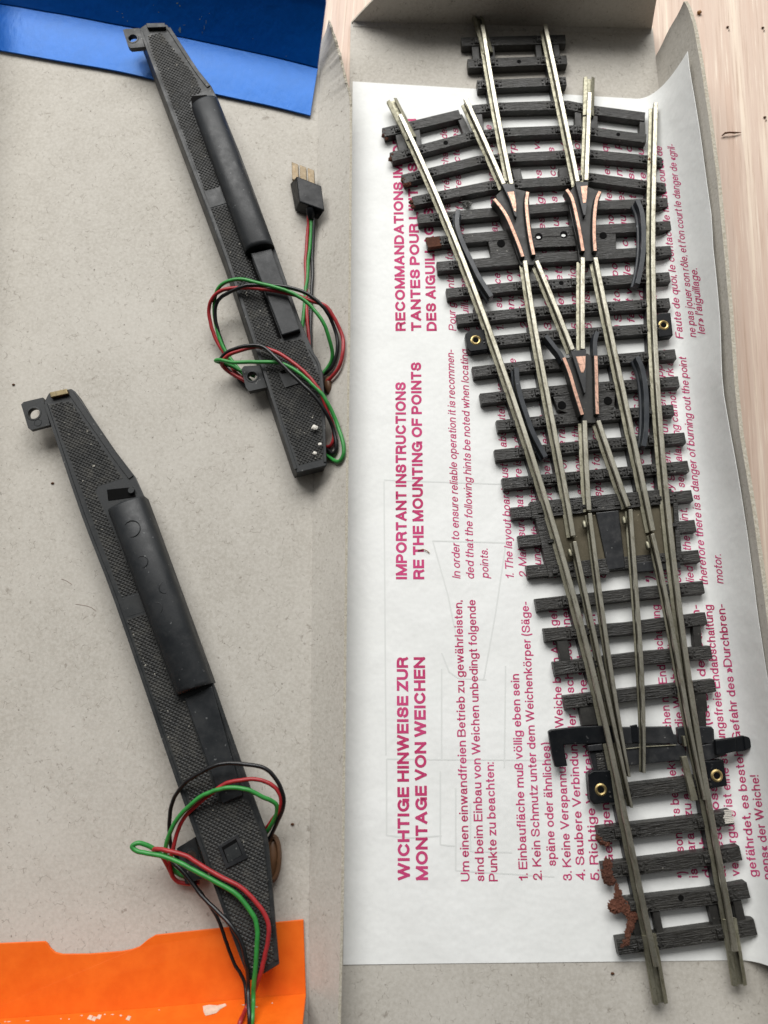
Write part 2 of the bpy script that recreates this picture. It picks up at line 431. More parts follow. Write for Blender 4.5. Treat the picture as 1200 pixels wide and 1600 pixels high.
# blue end: a strip lying on the floor, and the wall that rises from the fold
fold = [(-14, 2), (9, 6), (90, 20), (177, 36), (280, 56), (420, 86), (497, 105)]
free = [(-18, 75), (0, 79), (95, 96), (196, 114), (336, 147), (420, 165), (485, 181)]
mb = MB(); vs = []
fz = 2.3
F3 = [P(x, y, fz) for x, y in fold]; E3 = [P(x, y, 1.7) for x, y in free]
F3 = spline(F3, 5); E3 = spline(E3, 5); nr = 6; n = len(F3)
for i in range(n):
    for j in range(nr + 1):
        t = j / nr; p = F3[i].lerp(E3[i], t); p.z += 0.25 * sin(pi * t) + 0.05 * noise.noise(p * 0.2); vs.append(p)
fs = [(i * (nr + 1) + j, (i + 1) * (nr + 1) + j, (i + 1) * (nr + 1) + j + 1, i * (nr + 1) + j + 1) for i in range(n - 1) for j in range(nr)]
mb.add(vs, fs)
flap = mb.build('blue_flap', [M['blue'], M['torn']], tray, smooth=True)
sol = flap.modifiers.new('thickness', 'SOLIDIFY'); sol.thickness = 0.0005; sol.offset = 0; split(flap)
HB = 13.5
tops = []
for i, f in enumerate(F3):
    t = i / (n - 1); tops.append(Vector((f.x * 1.0, f.y + lerp(5.2, 5.2, t), HB)))
cr = P(510, 4, HB); 
for i in range(n): tops[i].x += (cr.x - tops[-1].x) * max(0, (i / (n - 1) - 0.80) / 0.20) if i < n - 1 else 0
tops[-1] = cr.copy()
dy = cr.y - (F3[-1].y)
for i in range(n - 1): tops[i].y = F3[i].y + dy
mb = MB(); vs = []; nr = 8
for i in range(n):
    for j in range(nr + 1):
        t = j / nr; p = F3[i].lerp(tops[i], t); p = p + Vector((0, 0.35 * sin(pi * t) + 0.08 * noise.noise(p * 0.12), 0)); vs.append(p)
    # rolled top lip
    for j in range(1, 5):
        a = j / 4 * pi * 0.6; vs.append(tops[i] + Vector((0, 1.6 * (1 - cos(a)), 1.3 * sin(a) )))
m = nr + 5
fs = [(i * m + j, i * m + j + 1, (i + 1) * m + j + 1, (i + 1) * m + j) for i in range(n - 1) for j in range(m - 1)]
mb.add(vs, fs)
bw = mb.build('blue_end_wall', M['blue'], tray, smooth=True)
sol = bw.modifiers.new('thickness', 'SOLIDIFY'); sol.thickness = 0.0008; sol.offset = 1; split(bw)

bw_bvh = BVHTree.FromPolygons(vs, fs)
BLUE = (vs, fs)
# orange end: flap on the floor with a thumb notch, wall below the fold
up = [(-60, 1478), (0, 1474), (70, 1471), (74, 1474), (78, 1481), (86, 1488), (97, 1491), (140, 1490.5), (190, 1486.5), (206, 1483.5), (218, 1479), (231, 1468), (243, 1461), (355, 1449), (474, 1437)]
mb = MB()
fo = [(478, 1555.5), (387, 1563), (233, 1577.5), (0, 1594.5), (-60, 1598)]
pts = [P(x, y, lerp(1.7, 2.2, 0)) for x, y in up] + [P(x, y, 2.3) for x, y in fo]
mb.slab(pts, 0.5)
mb.build('orange_flap', [M['orange']], tray, bevel=0.12)
Fo = spline([P(x, y, 2.3) for x, y in fo[::-1]], 6)
mb = MB(); vs = []; nr = 6; n = len(Fo)
for i, f in enumerate(Fo):
    for j in range(nr + 1):
        t = j / nr; vs.append(f + Vector((0.0 if i < n - 1 else 0.6 * t, -2.2 * t - 0.2 * sin(pi * t), 0.02 + 15 * t)))
m = nr + 1
mb.add(vs, [(i * m + j, i * m + j + 1, (i + 1) * m + j + 1, (i + 1) * m + j) for i in range(n - 1) for j in range(nr)])
ow = mb.build('orange_end_wall', M['orange'], tray, smooth=True)
sol = ow.modifiers.new('thickness', 'SOLIDIFY'); sol.thickness = 0.0007; sol.offset = 0; split(ow)
ow_me = [Vector(v) for v in vs]
ow_bvh = BVHTree.FromPolygons(ow_me, [(i * m + j, i * m + j + 1, (i + 1) * m + j + 1, (i + 1) * m + j) for i in range(n - 1) for j in range(nr)])
def on(bvh, px, py, lift=0.05):
    d = ray(px, py).normalized(); h = bvh.ray_cast(CAM, d)
    return h[0] - d * lift if h[0] else None
mb = MB()
def patch(mb, bvh, pts, lift=0.42):
    q = [on(bvh, x, y, lift) for x, y in pts]
    if lift == .64: q = [on(bvh, x, y, 0) for x, y in pts]; q = [p + Vector((0, .40, .1)) if p else None for p in q]
    if all(p is not None for p in q): mb.add(q, [tuple(range(len(q)))])
patch(mb, ow_bvh, lift=.64, pts=[(317, 1575), (327, 1573), (340, 1574), (352, 1571), (354, 1574), (344, 1580), (338, 1586), (327, 1589), (321, 1590), (318, 1584)])
for k in range(13):
    x = random.uniform(-5, 300) if k < 10 else random.uniform(300, 470); y = 1594.5 - x * 0.0725 + 4 + abs(random.gauss(0, 4)); w = random.uniform(2, 9); h = random.uniform(0.5, 1.6)
    patch(mb, ow_bvh, [(x, y), (x + w * 0.5, y - h), (x + w, y - 0.08 * w), (x + w * 0.6, y + h)], .64)
for x, y in ((136, 1589), (142, 1591), (150, 1588), (196, 1590)):
    patch(mb, ow_bvh, [(x, y + 6), (x + 4, y), (x + 9, y + 1), (x + 6, y + 8)], .64)
mb.build('scuff', M['scuff'], tray)
mb = MB()
def speck(x, y, w, h):
    patch(mb, bw_bvh, [(x + w * a * random.uniform(.6, 1.1), y + h * b_ * random.uniform(.6, 1.1)) for a, b_ in ((-1, 0), (-.5, -.8), (.3, -1), (1, -.2), (.6, .8), (-.3, 1))], .9)
for x, y, w, h in ((277, 5, 2.2, 1.2), (281, 9, 1.6, 1.2), (183, 18, 2, .7), (191, 21, 1.5, .6), (192, 27, 1, 1.2), (199, 33, 1.2, .6), (248, 19, 2.2, .5), (312, 30, 1.8, .9), (315, 26, .8, .8), (327, 21, 1, .6), (322, 34, .5, 4), (319, 43, .45, 5), (316, 51, .4, 3), (281, 47, 2.4, 5.5), (288, 39, 2.5, .6), (240, 8, .9, .5), (447, 88, 1.1, .8), (110, 12, 1, .5), (395, 60, .8, .5)): speck(x, y, w, h)
mb.build('scuff', M['bluechip'], tray)

# ================================================================== RIGHT TRAY
lid = thing('grey_card_tray', 'plain grey cardboard box half under the leaflet and the track piece', 'box', (50, 0, 0))
crease = [(-100, 1002), (45, 1020), (150, 1031), (350, 1056), (550, 1081), (950, 1133), (1165, 1171), (1400, 1195), (1540, 1204), (1700, 1213), (1900, 1226)]
mb = MB()
r = [P(interp(crease, y), y, ZF) for y in (44, 150, 350, 550, 750, 950, 1165, 1400, 1540, 1700, 1880)]
l_ = [P(x, y, ZF) for x, y in ((502, 1880), (519, 1650), (532, 1400), (538, 1000), (541.5, 700), (545, 300), (546.5, 120), (548, 34))]
mb.slab(r + l_, 0.85)
mb.mat = 1
mb.build('floor_panel', [M['board'], M['torn']], lid)
# far wall, upright, trapezoid end
b0 = P(549, 36, ZF + 0.05); b1 = P(1018, 47, ZF + 0.05)
N = 16; base = [b0.lerp(b1, i / N) for i in range(N + 1)]
HW = 14.8
t0 = P(592, -14, 10); k = 10 / (HW); 
tl = Vector((b0.x + (t0.x - b0.x) * 1.5, b0.y - 0.6, HW)); tr = Vector((b1.x - 3.0, b1.y - 0.6, HW))
topl = [tl.lerp(tr, i / N) for i in range(N + 1)]
wall_grid('end_wall', base, topl, Vector((0, 1, 0)), M['board'], lid, nv=6, bulge=0.15)
mb = MB()   # pressed double crease at the foot of the wall
mb.extrude([b0 + Vector((0.5, -0.75, 0)), b0.lerp(b1, .5) + Vector((0, -0.75, 0)), b1 + Vector((-0.3, -0.75, 0))], [(-0.75, 0), (0.55, 0), (0.25, 0.22), (-0.15, 0.25), (-0.7, 0.5)])
mb.build('crease_ridge', M['board'], lid, smooth=True)
# right wall
topw = [(-70, 1048), (0, 1067), (8, 1073), (30, 1081), (50, 1085.5), (110, 1096), (190, 1108), (280, 1120.5), (390, 1131), (490, 1140), (600, 1147.5), (680, 1156), (790, 1174.5), (900, 1190), (1010, 1204), (1165, 1225), (1400, 1250), (1700, 1280), (1900, 1300)]
ysw = [2, 6, 12, 22, 36, 50, 70, 90, 110, 150, 190, 235, 280, 335, 390, 440, 490, 545, 600, 640, 680, 735, 790, 845, 900, 955, 1010, 1090, 1165, 1280, 1400, 1550, 1700, 1860]
topl = [P(interp(topw, y), y, 18.0) for y in ysw]
ya = P(1020, 46, ZF).y
base = []
for t_ in topl:
    py = Q(Vector((t_.x, t_.y, ZF)))[1]
    yy = t_.y
    q = P(interp(crease, py), py, ZF + 0.05)
    q.y = min(q.y, ya); base.append(q)
wall_grid('side_wall', base, topl, Vector((1, 0, 0)), M['board'], lid, nv=8, bulge=0.2, th=0.9, bumpy=0.5)

# ================================================================== LEAFLET
leaf = thing('instruction_leaflet', 'white instruction leaflet printed in crimson, curling up at its right edge', 'leaflet', (40, 0, 1))
ZP = 1.2
NV, NF, NC = 46, 26, 18
rcr = lambda y: interp([(-150, 48), (150, 40), (500, 34), (1000, 40), (1165, 34), (1540, 40)], y)
redge = [(87, 1075), (150, 1085), (220, 1095), (280, 1104), (330, 1111), (390, 1114), (430, 1119), (500, 1124), (555, 1126), (605, 1128.5), (665, 1139), (748, 1153), (830, 1167), (912, 1178.5), (981, 1187), (1046, 1196), (1165, 1215), (1400, 1240), (1520, 1252)]
TL = P(551, 127, ZP); BL = P(536, 1507.5, ZP)
rows = []
for i in range(NV + 1):
    v = i / NV
    # ground line of this row: left edge to the crease
    ly = lerp(127, 1507.5, v); L = TL.lerp(BL, v)
    ry = lerp(156, 1500, v)
    C = P(interp(crease, ry) - 1.5, ry, ZP); C.y = lerp(P(1030, 156, ZP).y, P(1190, 1500, ZP).y, v)
    C.x = P(interp(crease, Q(C)[1]) - 1.5, Q(C)[1], ZP).x
    d = (C - L).normalized(); Fp = C - d * (rcr(ry) * 0.16)
    # right edge at height ~16
    h = interp([(0, 17.2), (0.5, 16), (1, 14)], v)
    Epy = Q(Vector((C.x + 1, C.y, h)))[1]
    ex = interp(redge, Epy); E = P(ex, Epy, h); E.y = C.y
    E.x = min(E.x, C.x + 6)
    row = []
    for j in range(NF + 1):
        t = j / NF; p = L.lerp(Fp, t)
        p.z = ZP - 0.12 * (0.5 + 0.5 * noise.noise(Vector((p.x * 0.035, p.y * 0.03, 1.7)))) * min(1, 4 * t + .3)
        row.append(p)
    zf = row[-1].z
    for j in range(1, NC + 1):
        t = j / NC; c0 = Vector((Fp.x, Fp.y, zf)); p = c0 * (1 - t) ** 2 + C * (2 * t * (1 - t)) + E * t * t
        p.x += 0.30 * noise.noise(Vector((0, p.y * 0.055, 4.4))) * t
        row.append(p)
    rows.append(row)
mb = MB(); w = NF + NC + 1
vs = [p for row in rows for p in row]
fs = [(i * w + j, i * w + j + 1, (i + 1) * w + j + 1, (i + 1) * w + j) for i in range(NV) for j in range(w - 1)]
mb.add(vs, fs)
sheet = mb.build('paper_sheet', M['paper'], leaf, smooth=True)
sol = sheet.modifiers.new('thickness', 'SOLIDIFY'); sol.thickness = 0.00011; sol.offset = -1; split(sheet)
paper_bvh = BVHTree.FromPolygons(vs, fs)
def onto(p, lift):
    d = (p - CAM).normalized(); h = paper_bvh.ray_cast(CAM, d)
    return (h[0] - d * lift) if h[0] else None

# A plain grotesque letter set drawn with strokes (x in units of the glyph width, y in units of cap or x height)
def arc(cx, cy, rx, ry, a0, a1, n=14):
    return [(cx + rx * cos(radians(lerp(a0, a1, i / n))), cy + ry * sin(radians(lerp(a0, a1, i / n)))) for i in range(n + 1)]
def cr(pts, n=5):
    return [(v.x, v.y) for v in spline([Vector((x, y, 0)) for x, y in pts], n)]
def bowl(y0, y1, xr=1.0, r=.42):
    return [(0, y1), (xr - r, y1)] + arc(xr - r, (y0 + y1) / 2, r, (y1 - y0) / 2, 90, -90, 10)[1:-1] + [(xr - r, y0), (0, y0)]
OV = arc(.5, .5, .5, .5, 90, 450, 28)
ARCH = cr([(0, .60), (.10, .82), (.32, .97), (.62, 1.0), (.90, .87), (1, .60)]) + [(1, 0)]
CAPS = {
 'A': (66, [[(0, 0), (.5, 1)], [(.5, 1), (1, 0)], [(.18, .30), (.82, .30)]]), 'B': (60, [[(0, 0), (0, 1)], bowl(.53, 1, .93), bowl(0, .53)]),
 'C': (67, [arc(.52, .5, .52, .5, 40, 322, 26)]), 'D': (65, [[(0, 0), (0, 1)], bowl(0, 1, 1, .55)]), 'E': (55, [[(1, 1), (0, 1), (0, 0), (1, 0)], [(0, .53), (.93, .53)]]),
 'F': (52, [[(1, 1), (0, 1), (0, 0)], [(0, .50), (.88, .50)]]), 'G': (71, [arc(.5, .5, .5, .5, 42, 345, 28), [(.56, .46), (1, .46), (1, 0)]]),
 'H': (62, [[(0, 0), (0, 1)], [(1, 0), (1, 1)], [(0, .52), (1, .52)]]), 'I': (9, [[(.5, 0), (.5, 1)]]), 'K': (62, [[(0, 0), (0, 1)], [(1, 1), (0, .36)], [(.33, .62), (1, 0)]]),
 'L': (49, [[(0, 1), (0, 0), (1, 0)]]), 'M': (74, [[(0, 0), (0, 1)], [(0, 1), (.5, .02)], [(.5, .02), (1, 1)], [(1, 1), (1, 0)]]), 'N': (64, [[(0, 0), (0, 1)], [(0, 1), (1, 0)], [(1, 0), (1, 1)]]),
 'O': (72, [OV]), 'P': (58, [[(0, 0), (0, 1)], bowl(.44, 1)]), 'R': (62, [[(0, 0), (0, 1)], bowl(.48, 1, .97), [(.62, .47), (.88, .36), (.92, .12), (1, 0)]]),
 'S': (60, [cr([(.95, .73), (.83, .93), (.5, 1), (.17, .94), (.05, .75), (.17, .59), (.5, .51), (.83, .43), (.98, .25), (.83, .06), (.5, 0), (.15, .07), (0, .29)])]),
 'T': (56, [[(0, 1), (1, 1)], [(.5, 1), (.5, 0)]]), 'U': (62, [[(0, 1), (0, .34)] + arc(.5, .34, .5, .34, 180, 360, 14) + [(1, 1)]]), 'V': (62, [[(0, 1), (.5, 0)], [(.5, 0), (1, 1)]]),
 'W': (92, [[(0, 1), (.25, 0)], [(.25, 0), (.5, 1)], [(.5, 1), (.75, 0)], [(.75, 0), (1, 1)]]), 'Z': (56, [[(0, 1), (1, 1), (0, 0), (1, 0)]]),
 '1': (30, [[(0, .74), (.55, .80), (.9, 1)], [(.9, 1), (.9, 0)]]), '2': (48, [cr([(0, .66), (.08, .88), (.45, 1), (.85, .9), (.96, .68), (.80, .45), (.3, .2), (.02, 0)]) + [(1, 0)]]),
 '3': (48, [cr([(.04, .72), (.15, .93), (.5, 1), (.86, .90), (.9, .68), (.7, .54), (.4, .52)]), cr([(.4, .52), (.78, .50), (1, .28), (.85, .06), (.48, 0), (.12, .08), (0, .3)])]),
 '4': (50, [[(.76, 0), (.76, 1), (0, .25), (1, .25)]]), '5': (48, [[(.9, 1), (.22, 1), (.1, .5)] + cr([(.1, .5), (.5, .64), (.9, .5), (1, .3), (.85, .06), (.45, 0), (.1, .08), (0, .26)])]),
 '6': (48, [cr([(.94, .76), (.8, .95), (.52, 1), (.18, .85), (.02, .45), (.08, .15), (.5, 0), (.9, .12), (1, .34), (.85, .58), (.5, .64), (.15, .52), (.03, .35)])]),
 '(': (18, [cr([(1, 1.06), (.25, .75), (0, .4), (.25, .05), (1, -.26)])]), ')': (18, [cr([(0, 1.06), (.75, .75), (1, .4), (.75, .05), (0, -.26)])]),
 '*': (22, [[(.5, .65), (.5, 1)], [(0, .72), (1, .93)], [(0, .93), (1, .72)]]), '!': (9, [[(.5, .42), (.5, 1)], [(.5, 0), (.5, .02)]]), "'": (8, [[(.5, .68), (.5, 1)]])}
LOW = {
 'a': (46, [cr([(.05, .70), (.16, .92), (.45, 1), (.76, .93), (.84, .72)]) + [(.84, .16)] + cr([(.84, .16), (.88, .03), (1, .0)]), cr([(.84, .60), (.5, .55), (.12, .46), (0, .25), (.10, .05), (.34, 0), (.66, .10), (.84, .34)])]),
 'b': (47, [[(0, 0), (0, 1.37)], OV]), 'c': (45, [arc(.52, .5, .52, .5, 42, 320, 24)]), 'd': (47, [[(1, 0), (1, 1.37)], OV]),
 'e': (47, [[(.04, .53), (.98, .53)] + arc(.5, .5, .5, .5, 8, 318, 24)]), 'f': (26, [cr([(1, 1.37), (.66, 1.35), (.46, 1.12)]) + [(.46, 0)], [(0, 1), (.95, 1)]]),
 'g': (47, [OV, [(1, 1), (1, -.08)] + cr([(1, -.08), (.88, -.32), (.5, -.40), (.12, -.32), (.03, -.14)])]), 'h': (44, [[(0, 0), (0, 1.37)], ARCH]),
 'i': (8, [[(.5, 0), (.5, 1)], [(.5, 1.335), (.5, 1.375)]]), 'j': (14, [[(.8, 1)] + cr([(.8, -.15), (.65, -.36), (0, -.40)]), [(.8, 1.335), (.8, 1.375)]]), 'k': (43, [[(0, 0), (0, 1.37)], [(.93, 1), (.02, .36)], [(.36, .60), (1, 0)]]),
 'l': (8, [[(.5, 0), (.5, 1.37)]]), 'm': (74, [[(0, 0), (0, 1)], [(x * .5, y) for x, y in ARCH], [(.5 + x * .5, y) for x, y in ARCH]]), 'n': (44, [[(0, 0), (0, 1)], ARCH]),
 'o': (48, [OV]), 'p': (47, [[(0, 1), (0, -.38)], OV]), 'q': (47, [[(1, 1), (1, -.38)], OV]), 'r': (25, [[(0, 0), (0, 1)], cr([(0, .55), (.22, .85), (.6, .98), (1, 1)])]),
 's': (42, [cr([(.93, .72), (.8, .93), (.48, 1), (.15, .93), (.06, .75), (.2, .59), (.5, .52), (.85, .43), (.98, .25), (.82, .06), (.48, 0), (.13, .07), (0, .29)])]),
 't': (26, [[(.45, 1.30), (.45, .22)] + cr([(.45, .22), (.58, .03), (1, .0)]), [(0, 1), (.97, 1)]]), 'u': (44, [[(1 - x, 1 - y) for x, y in ARCH], [(1, 1), (1, 0)]]),
 'v': (44, [[(0, 1), (.5, 0)], [(.5, 0), (1, 1)]]), 'w': (68, [[(0, 1), (.25, 0)], [(.25, 0), (.5, 1)], [(.5, 1), (.75, 0)], [(.75, 0), (1, 1)]]), 'x': (44, [[(0, 1), (1, 0)], [(0, 0), (1, 1)]]),
 'y': (44, [[(0, 1), (.52, 0)], [(1, 1), (.46, -.14)] + cr([(.46, -.14), (.30, -.35), (.02, -.38)])]), 'z': (42, [[(0, 1), (1, 1), (0, 0), (1, 0)]]),
 'ß': (48, [[(0, 0), (0, 1.0)] + cr([(0, 1.0), (.12, 1.28), (.45, 1.38), (.80, 1.24), (.84, .98), (.66, .80), (.40, .74)]), cr([(.40, .74), (.80, .66), (1, .38), (.86, .08), (.55, 0), (.36, .02)])]),
 '.': (8, [[(.5, 0), (.5, .03)]]), ',': (8, [[(.5, .05), (.5, 0), (.0, -.12)]]), ':': (8, [[(.5, 0), (.5, .03)], [(.5, .93), (.5, .97)]]), '-': (26, [[(0, .46), (1, .46)]]),
 '»': (36, [[(0, .86), (.42, .46), (0, .06)], [(.55, .86), (1, .46), (.55, .06)]]), '«': (36, [[(.42, .86), (0, .46), (.42, .06)], [(1, .86), (.55, .46), (1, .06)]])}
DOTS = [[(.20, 1.325), (.20, 1.365)], [(.78, 1.325), (.78, 1.365)]]
for k_, b_, ex in (('ä', 'a', DOTS), ('ö', 'o', DOTS), ('ü', 'u', DOTS), ('é', 'e', [[(.42, 1.16), (.70, 1.42)]]), ('è', 'e', [[(.58, 1.16), (.30, 1.42)]]), ('à', 'a', [[(.58, 1.16), (.30, 1.42)]]),
                   ('ê', 'e', [[(.22, 1.16), (.5, 1.42), (.78, 1.16)]]), ('ô', 'o', [[(.22, 1.16), (.5, 1.42), (.78, 1.16)]])):
    LOW[k_] = (LOW[b_][0], LOW[b_][1] + ex)
def glyphs(body, sw, shear):
    """Mesh of a line of lettering, cap height 72 units, stroke width sw."""
    vs = []; fs = []; pen = 0.0; h = sw / 2
    for ch in body:
        if ch == ' ': pen += 22; continue
        g = CAPS.get(ch); H = 72.0
        if g is None: g = LOW[ch]; H = 53.0
        Wd, st = g; Wd = max(Wd, sw) + (sw - 9) * 0.5
        for pts in st:
            q = []
            for x, y in pts:
                X = h + x * (Wd - 2 * h); Y = h + y * (H - 2 * h) if 0 <= y <= 1 else (y * H + h if y < 0 else y * H - h)
                v = (pen + X, Y)
                if not q or abs(v[0] - q[-1][0]) + abs(v[1] - q[-1][1]) > .05: q.append(v)
            if len(q) < 2: continue
            closed = abs(q[0][0] - q[-1][0]) + abs(q[0][1] - q[-1][1]) < .1 and len(q) > 4
            # square the ends off flush with the letter's outline
            if not closed:
                for a, b in ((0, 1), (-1, -2)):
                    dx, dy = q[a][0] - q[b][0], q[a][1] - q[b][1]; L = math.hypot(dx, dy)
                    if abs(dy) > .25 * L or abs(dx) > .95 * L: q[a] = (q[a][0] + dx / L * h * .98, q[a][1] + dy / L * h * .98)
            k = len(vs); n = len(q)
            for i in range(n):
                if closed and i in (0, n - 1): a, b = q[-2], q[1]
                else: a, b = q[max(i - 1, 0)], q[min(i + 1, n - 1)]
                p = q[i]
                d0 = (p[0] - a[0], p[1] - a[1]); d1 = (b[0] - p[0], b[1] - p[1])
                l0 = math.hypot(*d0) or 1; l1 = math.hypot(*d1) or 1
                if p == a: d0, l0 = d1, l1
                if p == b: d1, l1 = d0, l0
                n0 = (-d0[1] / l0, d0[0] / l0); n1 = (-d1[1] / l1, d1[0] / l1)
                mx, my = n0[0] + n1[0], n0[1] + n1[1]; ml_ = math.hypot(mx, my) or 1; mx /= ml_; my /= ml_
                m_ = h / max(.38, mx * n0[0] + my * n0[1])
                for s_ in (1, -1): vs.append((p[0] + mx * m_ * s_ + shear * (p[1] + my * m_ * s_), p[1] + my * m_ * s_))
            fs += [(k + 2 * i, k + 2 * i + 1, k + 2 * i + 3, k + 2 * i + 2) for i in range(n - 1)]
        pen += Wd + 8.5
    return [Vector((x, y, 0)) for x, y in vs], fs
def text_line(mb, body, ax, ay, bx, by, cap, bold=0.0, shear=0.0, lift=0.05):
    vs, fs = glyphs(body, bold, shear)
    if not vs: return
    x0 = min(v.x for v in vs); x1 = max(v.x for v in vs)
    A = P(ax, ay, ZP); B = P(bx, by, ZP); L = (B - A).length; d = (B - A) / L; up_ = Vector((-d.y, d.x, 0))
    kx = L / (x1 - x0); ky = cap / 72.0
    out = []
    for v in vs:
        q = onto(A + d * ((v.x - x0) * kx) + up_ * (v.y * ky), lift)
        out.append(q)
    ok = [f for f in fs if all(out[i] is not None for i in f)]
    out = [q if q is not None else Vector((0, 0, 0)) for q in out]
    used = sorted({i for f in ok for i in f}); mp = {i: k for k, i in enumerate(used)}
    mb.add([out[i] for i in used], [tuple(mp[i] for i in f) for f in ok])

HD = dict(cap=2.6, bold=16.5); BD = dict(cap=1.92, bold=10.8); IT = dict(cap=1.92, bold=9.8, shear=0.21)
# --- German column
mb = MB()
text_line(mb, 'WICHTIGE HINWEISE ZUR', 640.5, 1376, 637.5, 1026, **HD)
text_line(mb, 'MONTAGE VON WEICHEN', 669, 1376, 664, 1026, **HD)
mb.build('printed_heading', M['ink'], leaf)
mb = MB()
G = [('Um einen einwandfreien Betrieb zu gewährleisten,', 734, 1377, 722, 938),
     ('sind beim Einbau von Weichen unbedingt folgende', 757, 1377, 743, 937),
     ('Punkte zu beachten:', 778, 1377, 771.5, 1191),
     ('1. Einbaufläche muß völlig eben sein', 825, 1376, 811, 1053),
     ('2. Kein Schmutz unter dem Weichenkörper (Säge-', 847, 1376, 826, 940),
     ('späne oder ähnliches)', 869, 1353, 859, 1160),
     ('3. Keine Verspannung der Weiche beim Annageln', 894, 1376, 870, 945),
     ('4. Saubere Verbindung der Anschlußschienen', 915, 1376, 889, 945),
     ('5. Richtige Verdrahtung, siehe Schaltbild', 937, 1376, 910, 960),
     ('Genügend Abstand zu Signalen halten', 959, 1353, 930, 960),
     ('*) Besonders bei Elektroweichen mit Endabschaltung', 1073, 1372, 1030, 945),
     ('ist darauf zu achten, daß die Weiche vollständig', 1091, 1371, 1050, 945),
     ('durchschaltet und richtig am Gleis', 1112, 1371, 1072, 1000),
     ('angeschlossen wird. (Ist bei der Strom-', 1135, 1371, 1092, 945),
     ('versorgung ist eine störungsfreie Endabschaltung', 1156, 1369, 1112, 945),
     ('gefährdet, es besteht Gefahr des »Durchbren-', 1184, 1370, 1132, 944),
     ('nens« der Weiche!', 1206, 1374, 1185, 1211)]
for t in G: text_line(mb, *t, **BD)
mb.build('printed_paragraph', M['ink'], leaf)
# --- English column
mb = MB()
text_line(mb, 'IMPORTANT INSTRUCTIONS', 636, 905, 634, 597, **HD)
text_line(mb, 'RE THE MOUNTING OF POINTS', 663, 905, 658, 566, **HD)
mb.build('printed_heading', M['ink'], leaf)
mb = MB()
EN = [('In order to ensure reliable operation it is recommen-', 719.5, 904, 709, 546),
      ('ded that the following hints be noted when locating', 741, 904, 731, 545),
      ('points.', 764, 904, 762, 857),
      ('1. The layout board must be absolutely even', 803, 903, 786, 590),
      ('2. Make sure that there is no dust on the surface', 824, 903, 806, 560),
      ('under the points (saw dust etc.)', 846, 882, 831, 660),
      ('3. The point is not to be forced or twisted', 870, 903, 852, 600),
      ('4. Clean connections of the rail joints', 895, 903, 880, 620),
      ('5. Correct wiring as shown in the diagram', 921, 903, 900, 600),
      ('6. Leave enough space for supply at signals', 947, 903, 930, 590),
      ('*) Especially in the case of electric points', 1022, 910, 995, 580),
      ('make certain that the lever reaches its end', 1043, 910, 1014, 580),
      ('current is properly given. Insufficient supply', 1065, 910, 1034, 556),
      ('lied to the point, the self-balancing cannot work and', 1085, 910, 1049, 546),
      ('therefore there is a danger of burning out the point', 1106.5, 913, 1072, 557),
      ('motor.', 1130.5, 912, 1126.5, 866)]
for t in EN: text_line(mb, *t, **IT)
mb.build('printed_paragraph', M['ink'], leaf)
# --- French column
mb = MB()
text_line(mb, 'RECOMMANDATIONS IMPOR-', 634, 517, 628, 205, **HD)
text_line(mb, "TANTES POUR L'UTILISATION", 658.5, 517, 650, 185, **HD)
text_line(mb, 'DES AIGUILLAGES', 682.5, 517, 677, 325, **HD)
mb.build('printed_heading', M['ink'], leaf)
mb = MB()
FR = [('Pour garantir un fonctionnement irréprochable des', 713, 517, 698, 195),
      ('aiguillages il est impératif de respecter les', 734, 517, 716, 200),
      ('points suivants.', 753, 517, 747, 410),
      ('1. La surface de pose après montage soit plane', 787, 515, 768, 195),
      ('sans contrainte et non gauchie', 805, 500, 788, 230),
      ('2. Eviter toute saleté sous le corps', 825, 515, 805, 215),
      ('3. Ne pas forcer les aiguilles de voie', 862, 515, 842, 200),
      ('4. Bien nettoyer tous les raccords', 884, 515, 866, 230),
      ('5. Connexion correcte suivant le schéma', 905, 515, 886, 200),
      ('6. Laisser de la place que les wagons', 925, 515, 905, 205),
      ('*) Surtout pour les modèles électriques', 973, 518, 948, 200),
      ('il faut veiller à ce que les lames pro', 993, 518, 967, 205),
      ('à fond de course. La tension du', 1012, 518, 986, 215),
      ('courant doit être suffisante pour', 1031, 518, 1005, 225),
      ("Faute de quoi, le contact de fin de course de", 1068, 529, 1034, 228),
      ("ne pas jouer son rôle, et l'on court le danger de «gril-", 1088, 527, 1053.5, 225),
      ("ler» l'aiguillage.", 1102, 522, 1089, 419)]
for t in FR: text_line(mb, *t, **IT)
mb.build('printed_paragraph', M['ink'], leaf)
# --- the drawing on the back, showing through
mb = MB()
def ghost(pts, wd=0.16):
    for a, b in zip(pts, pts[1:]):
        A = P(*a, ZP); B = P(*b, ZP); n_ = max(1, int((B - A).length / 4))
        s_ = (B - A).normalized(); s_ = Vector((-s_.y, s_.x, 0)) * wd
        for k in range(n_):
            p = A.lerp(B, k / n_); q = A.lerp(B, (k + 1) / n_)
            r_ = [onto(p - s_, .03), onto(q - s_, .03), onto(q + s_, .03), onto(p + s_, .03)]
            if all(r_): mb.add(r_, [(0, 1, 2, 3)])
ghost([(604, 1186), (604, 1305), (640, 1309), (690, 1306)]); ghost([(604, 1186), (860, 1188)]); ghost([(688, 1205), (688, 1320), (712, 1322)])
ghost([(690, 1045), (690, 1186)]); ghost([(790, 1040), (788, 1200)]); ghost([(712, 1232), (712, 1360), (866, 1370)])
ghost([(690, 1020), (702, 1050), (717, 1060), (760, 1062)]); ghost([(676, 845), (700, 930), (716, 1010)]); ghost([(792, 838), (774, 960), (756, 1060)])
ghost([(600, 750), (800, 757)]); ghost([(676, 845), (792, 848)]); ghost([(600, 752), (603, 1180)]); ghost([(735, 1255), (735, 1330), (800, 1332)])
mb.build('show_through_drawing', M['ghost'], leaf)

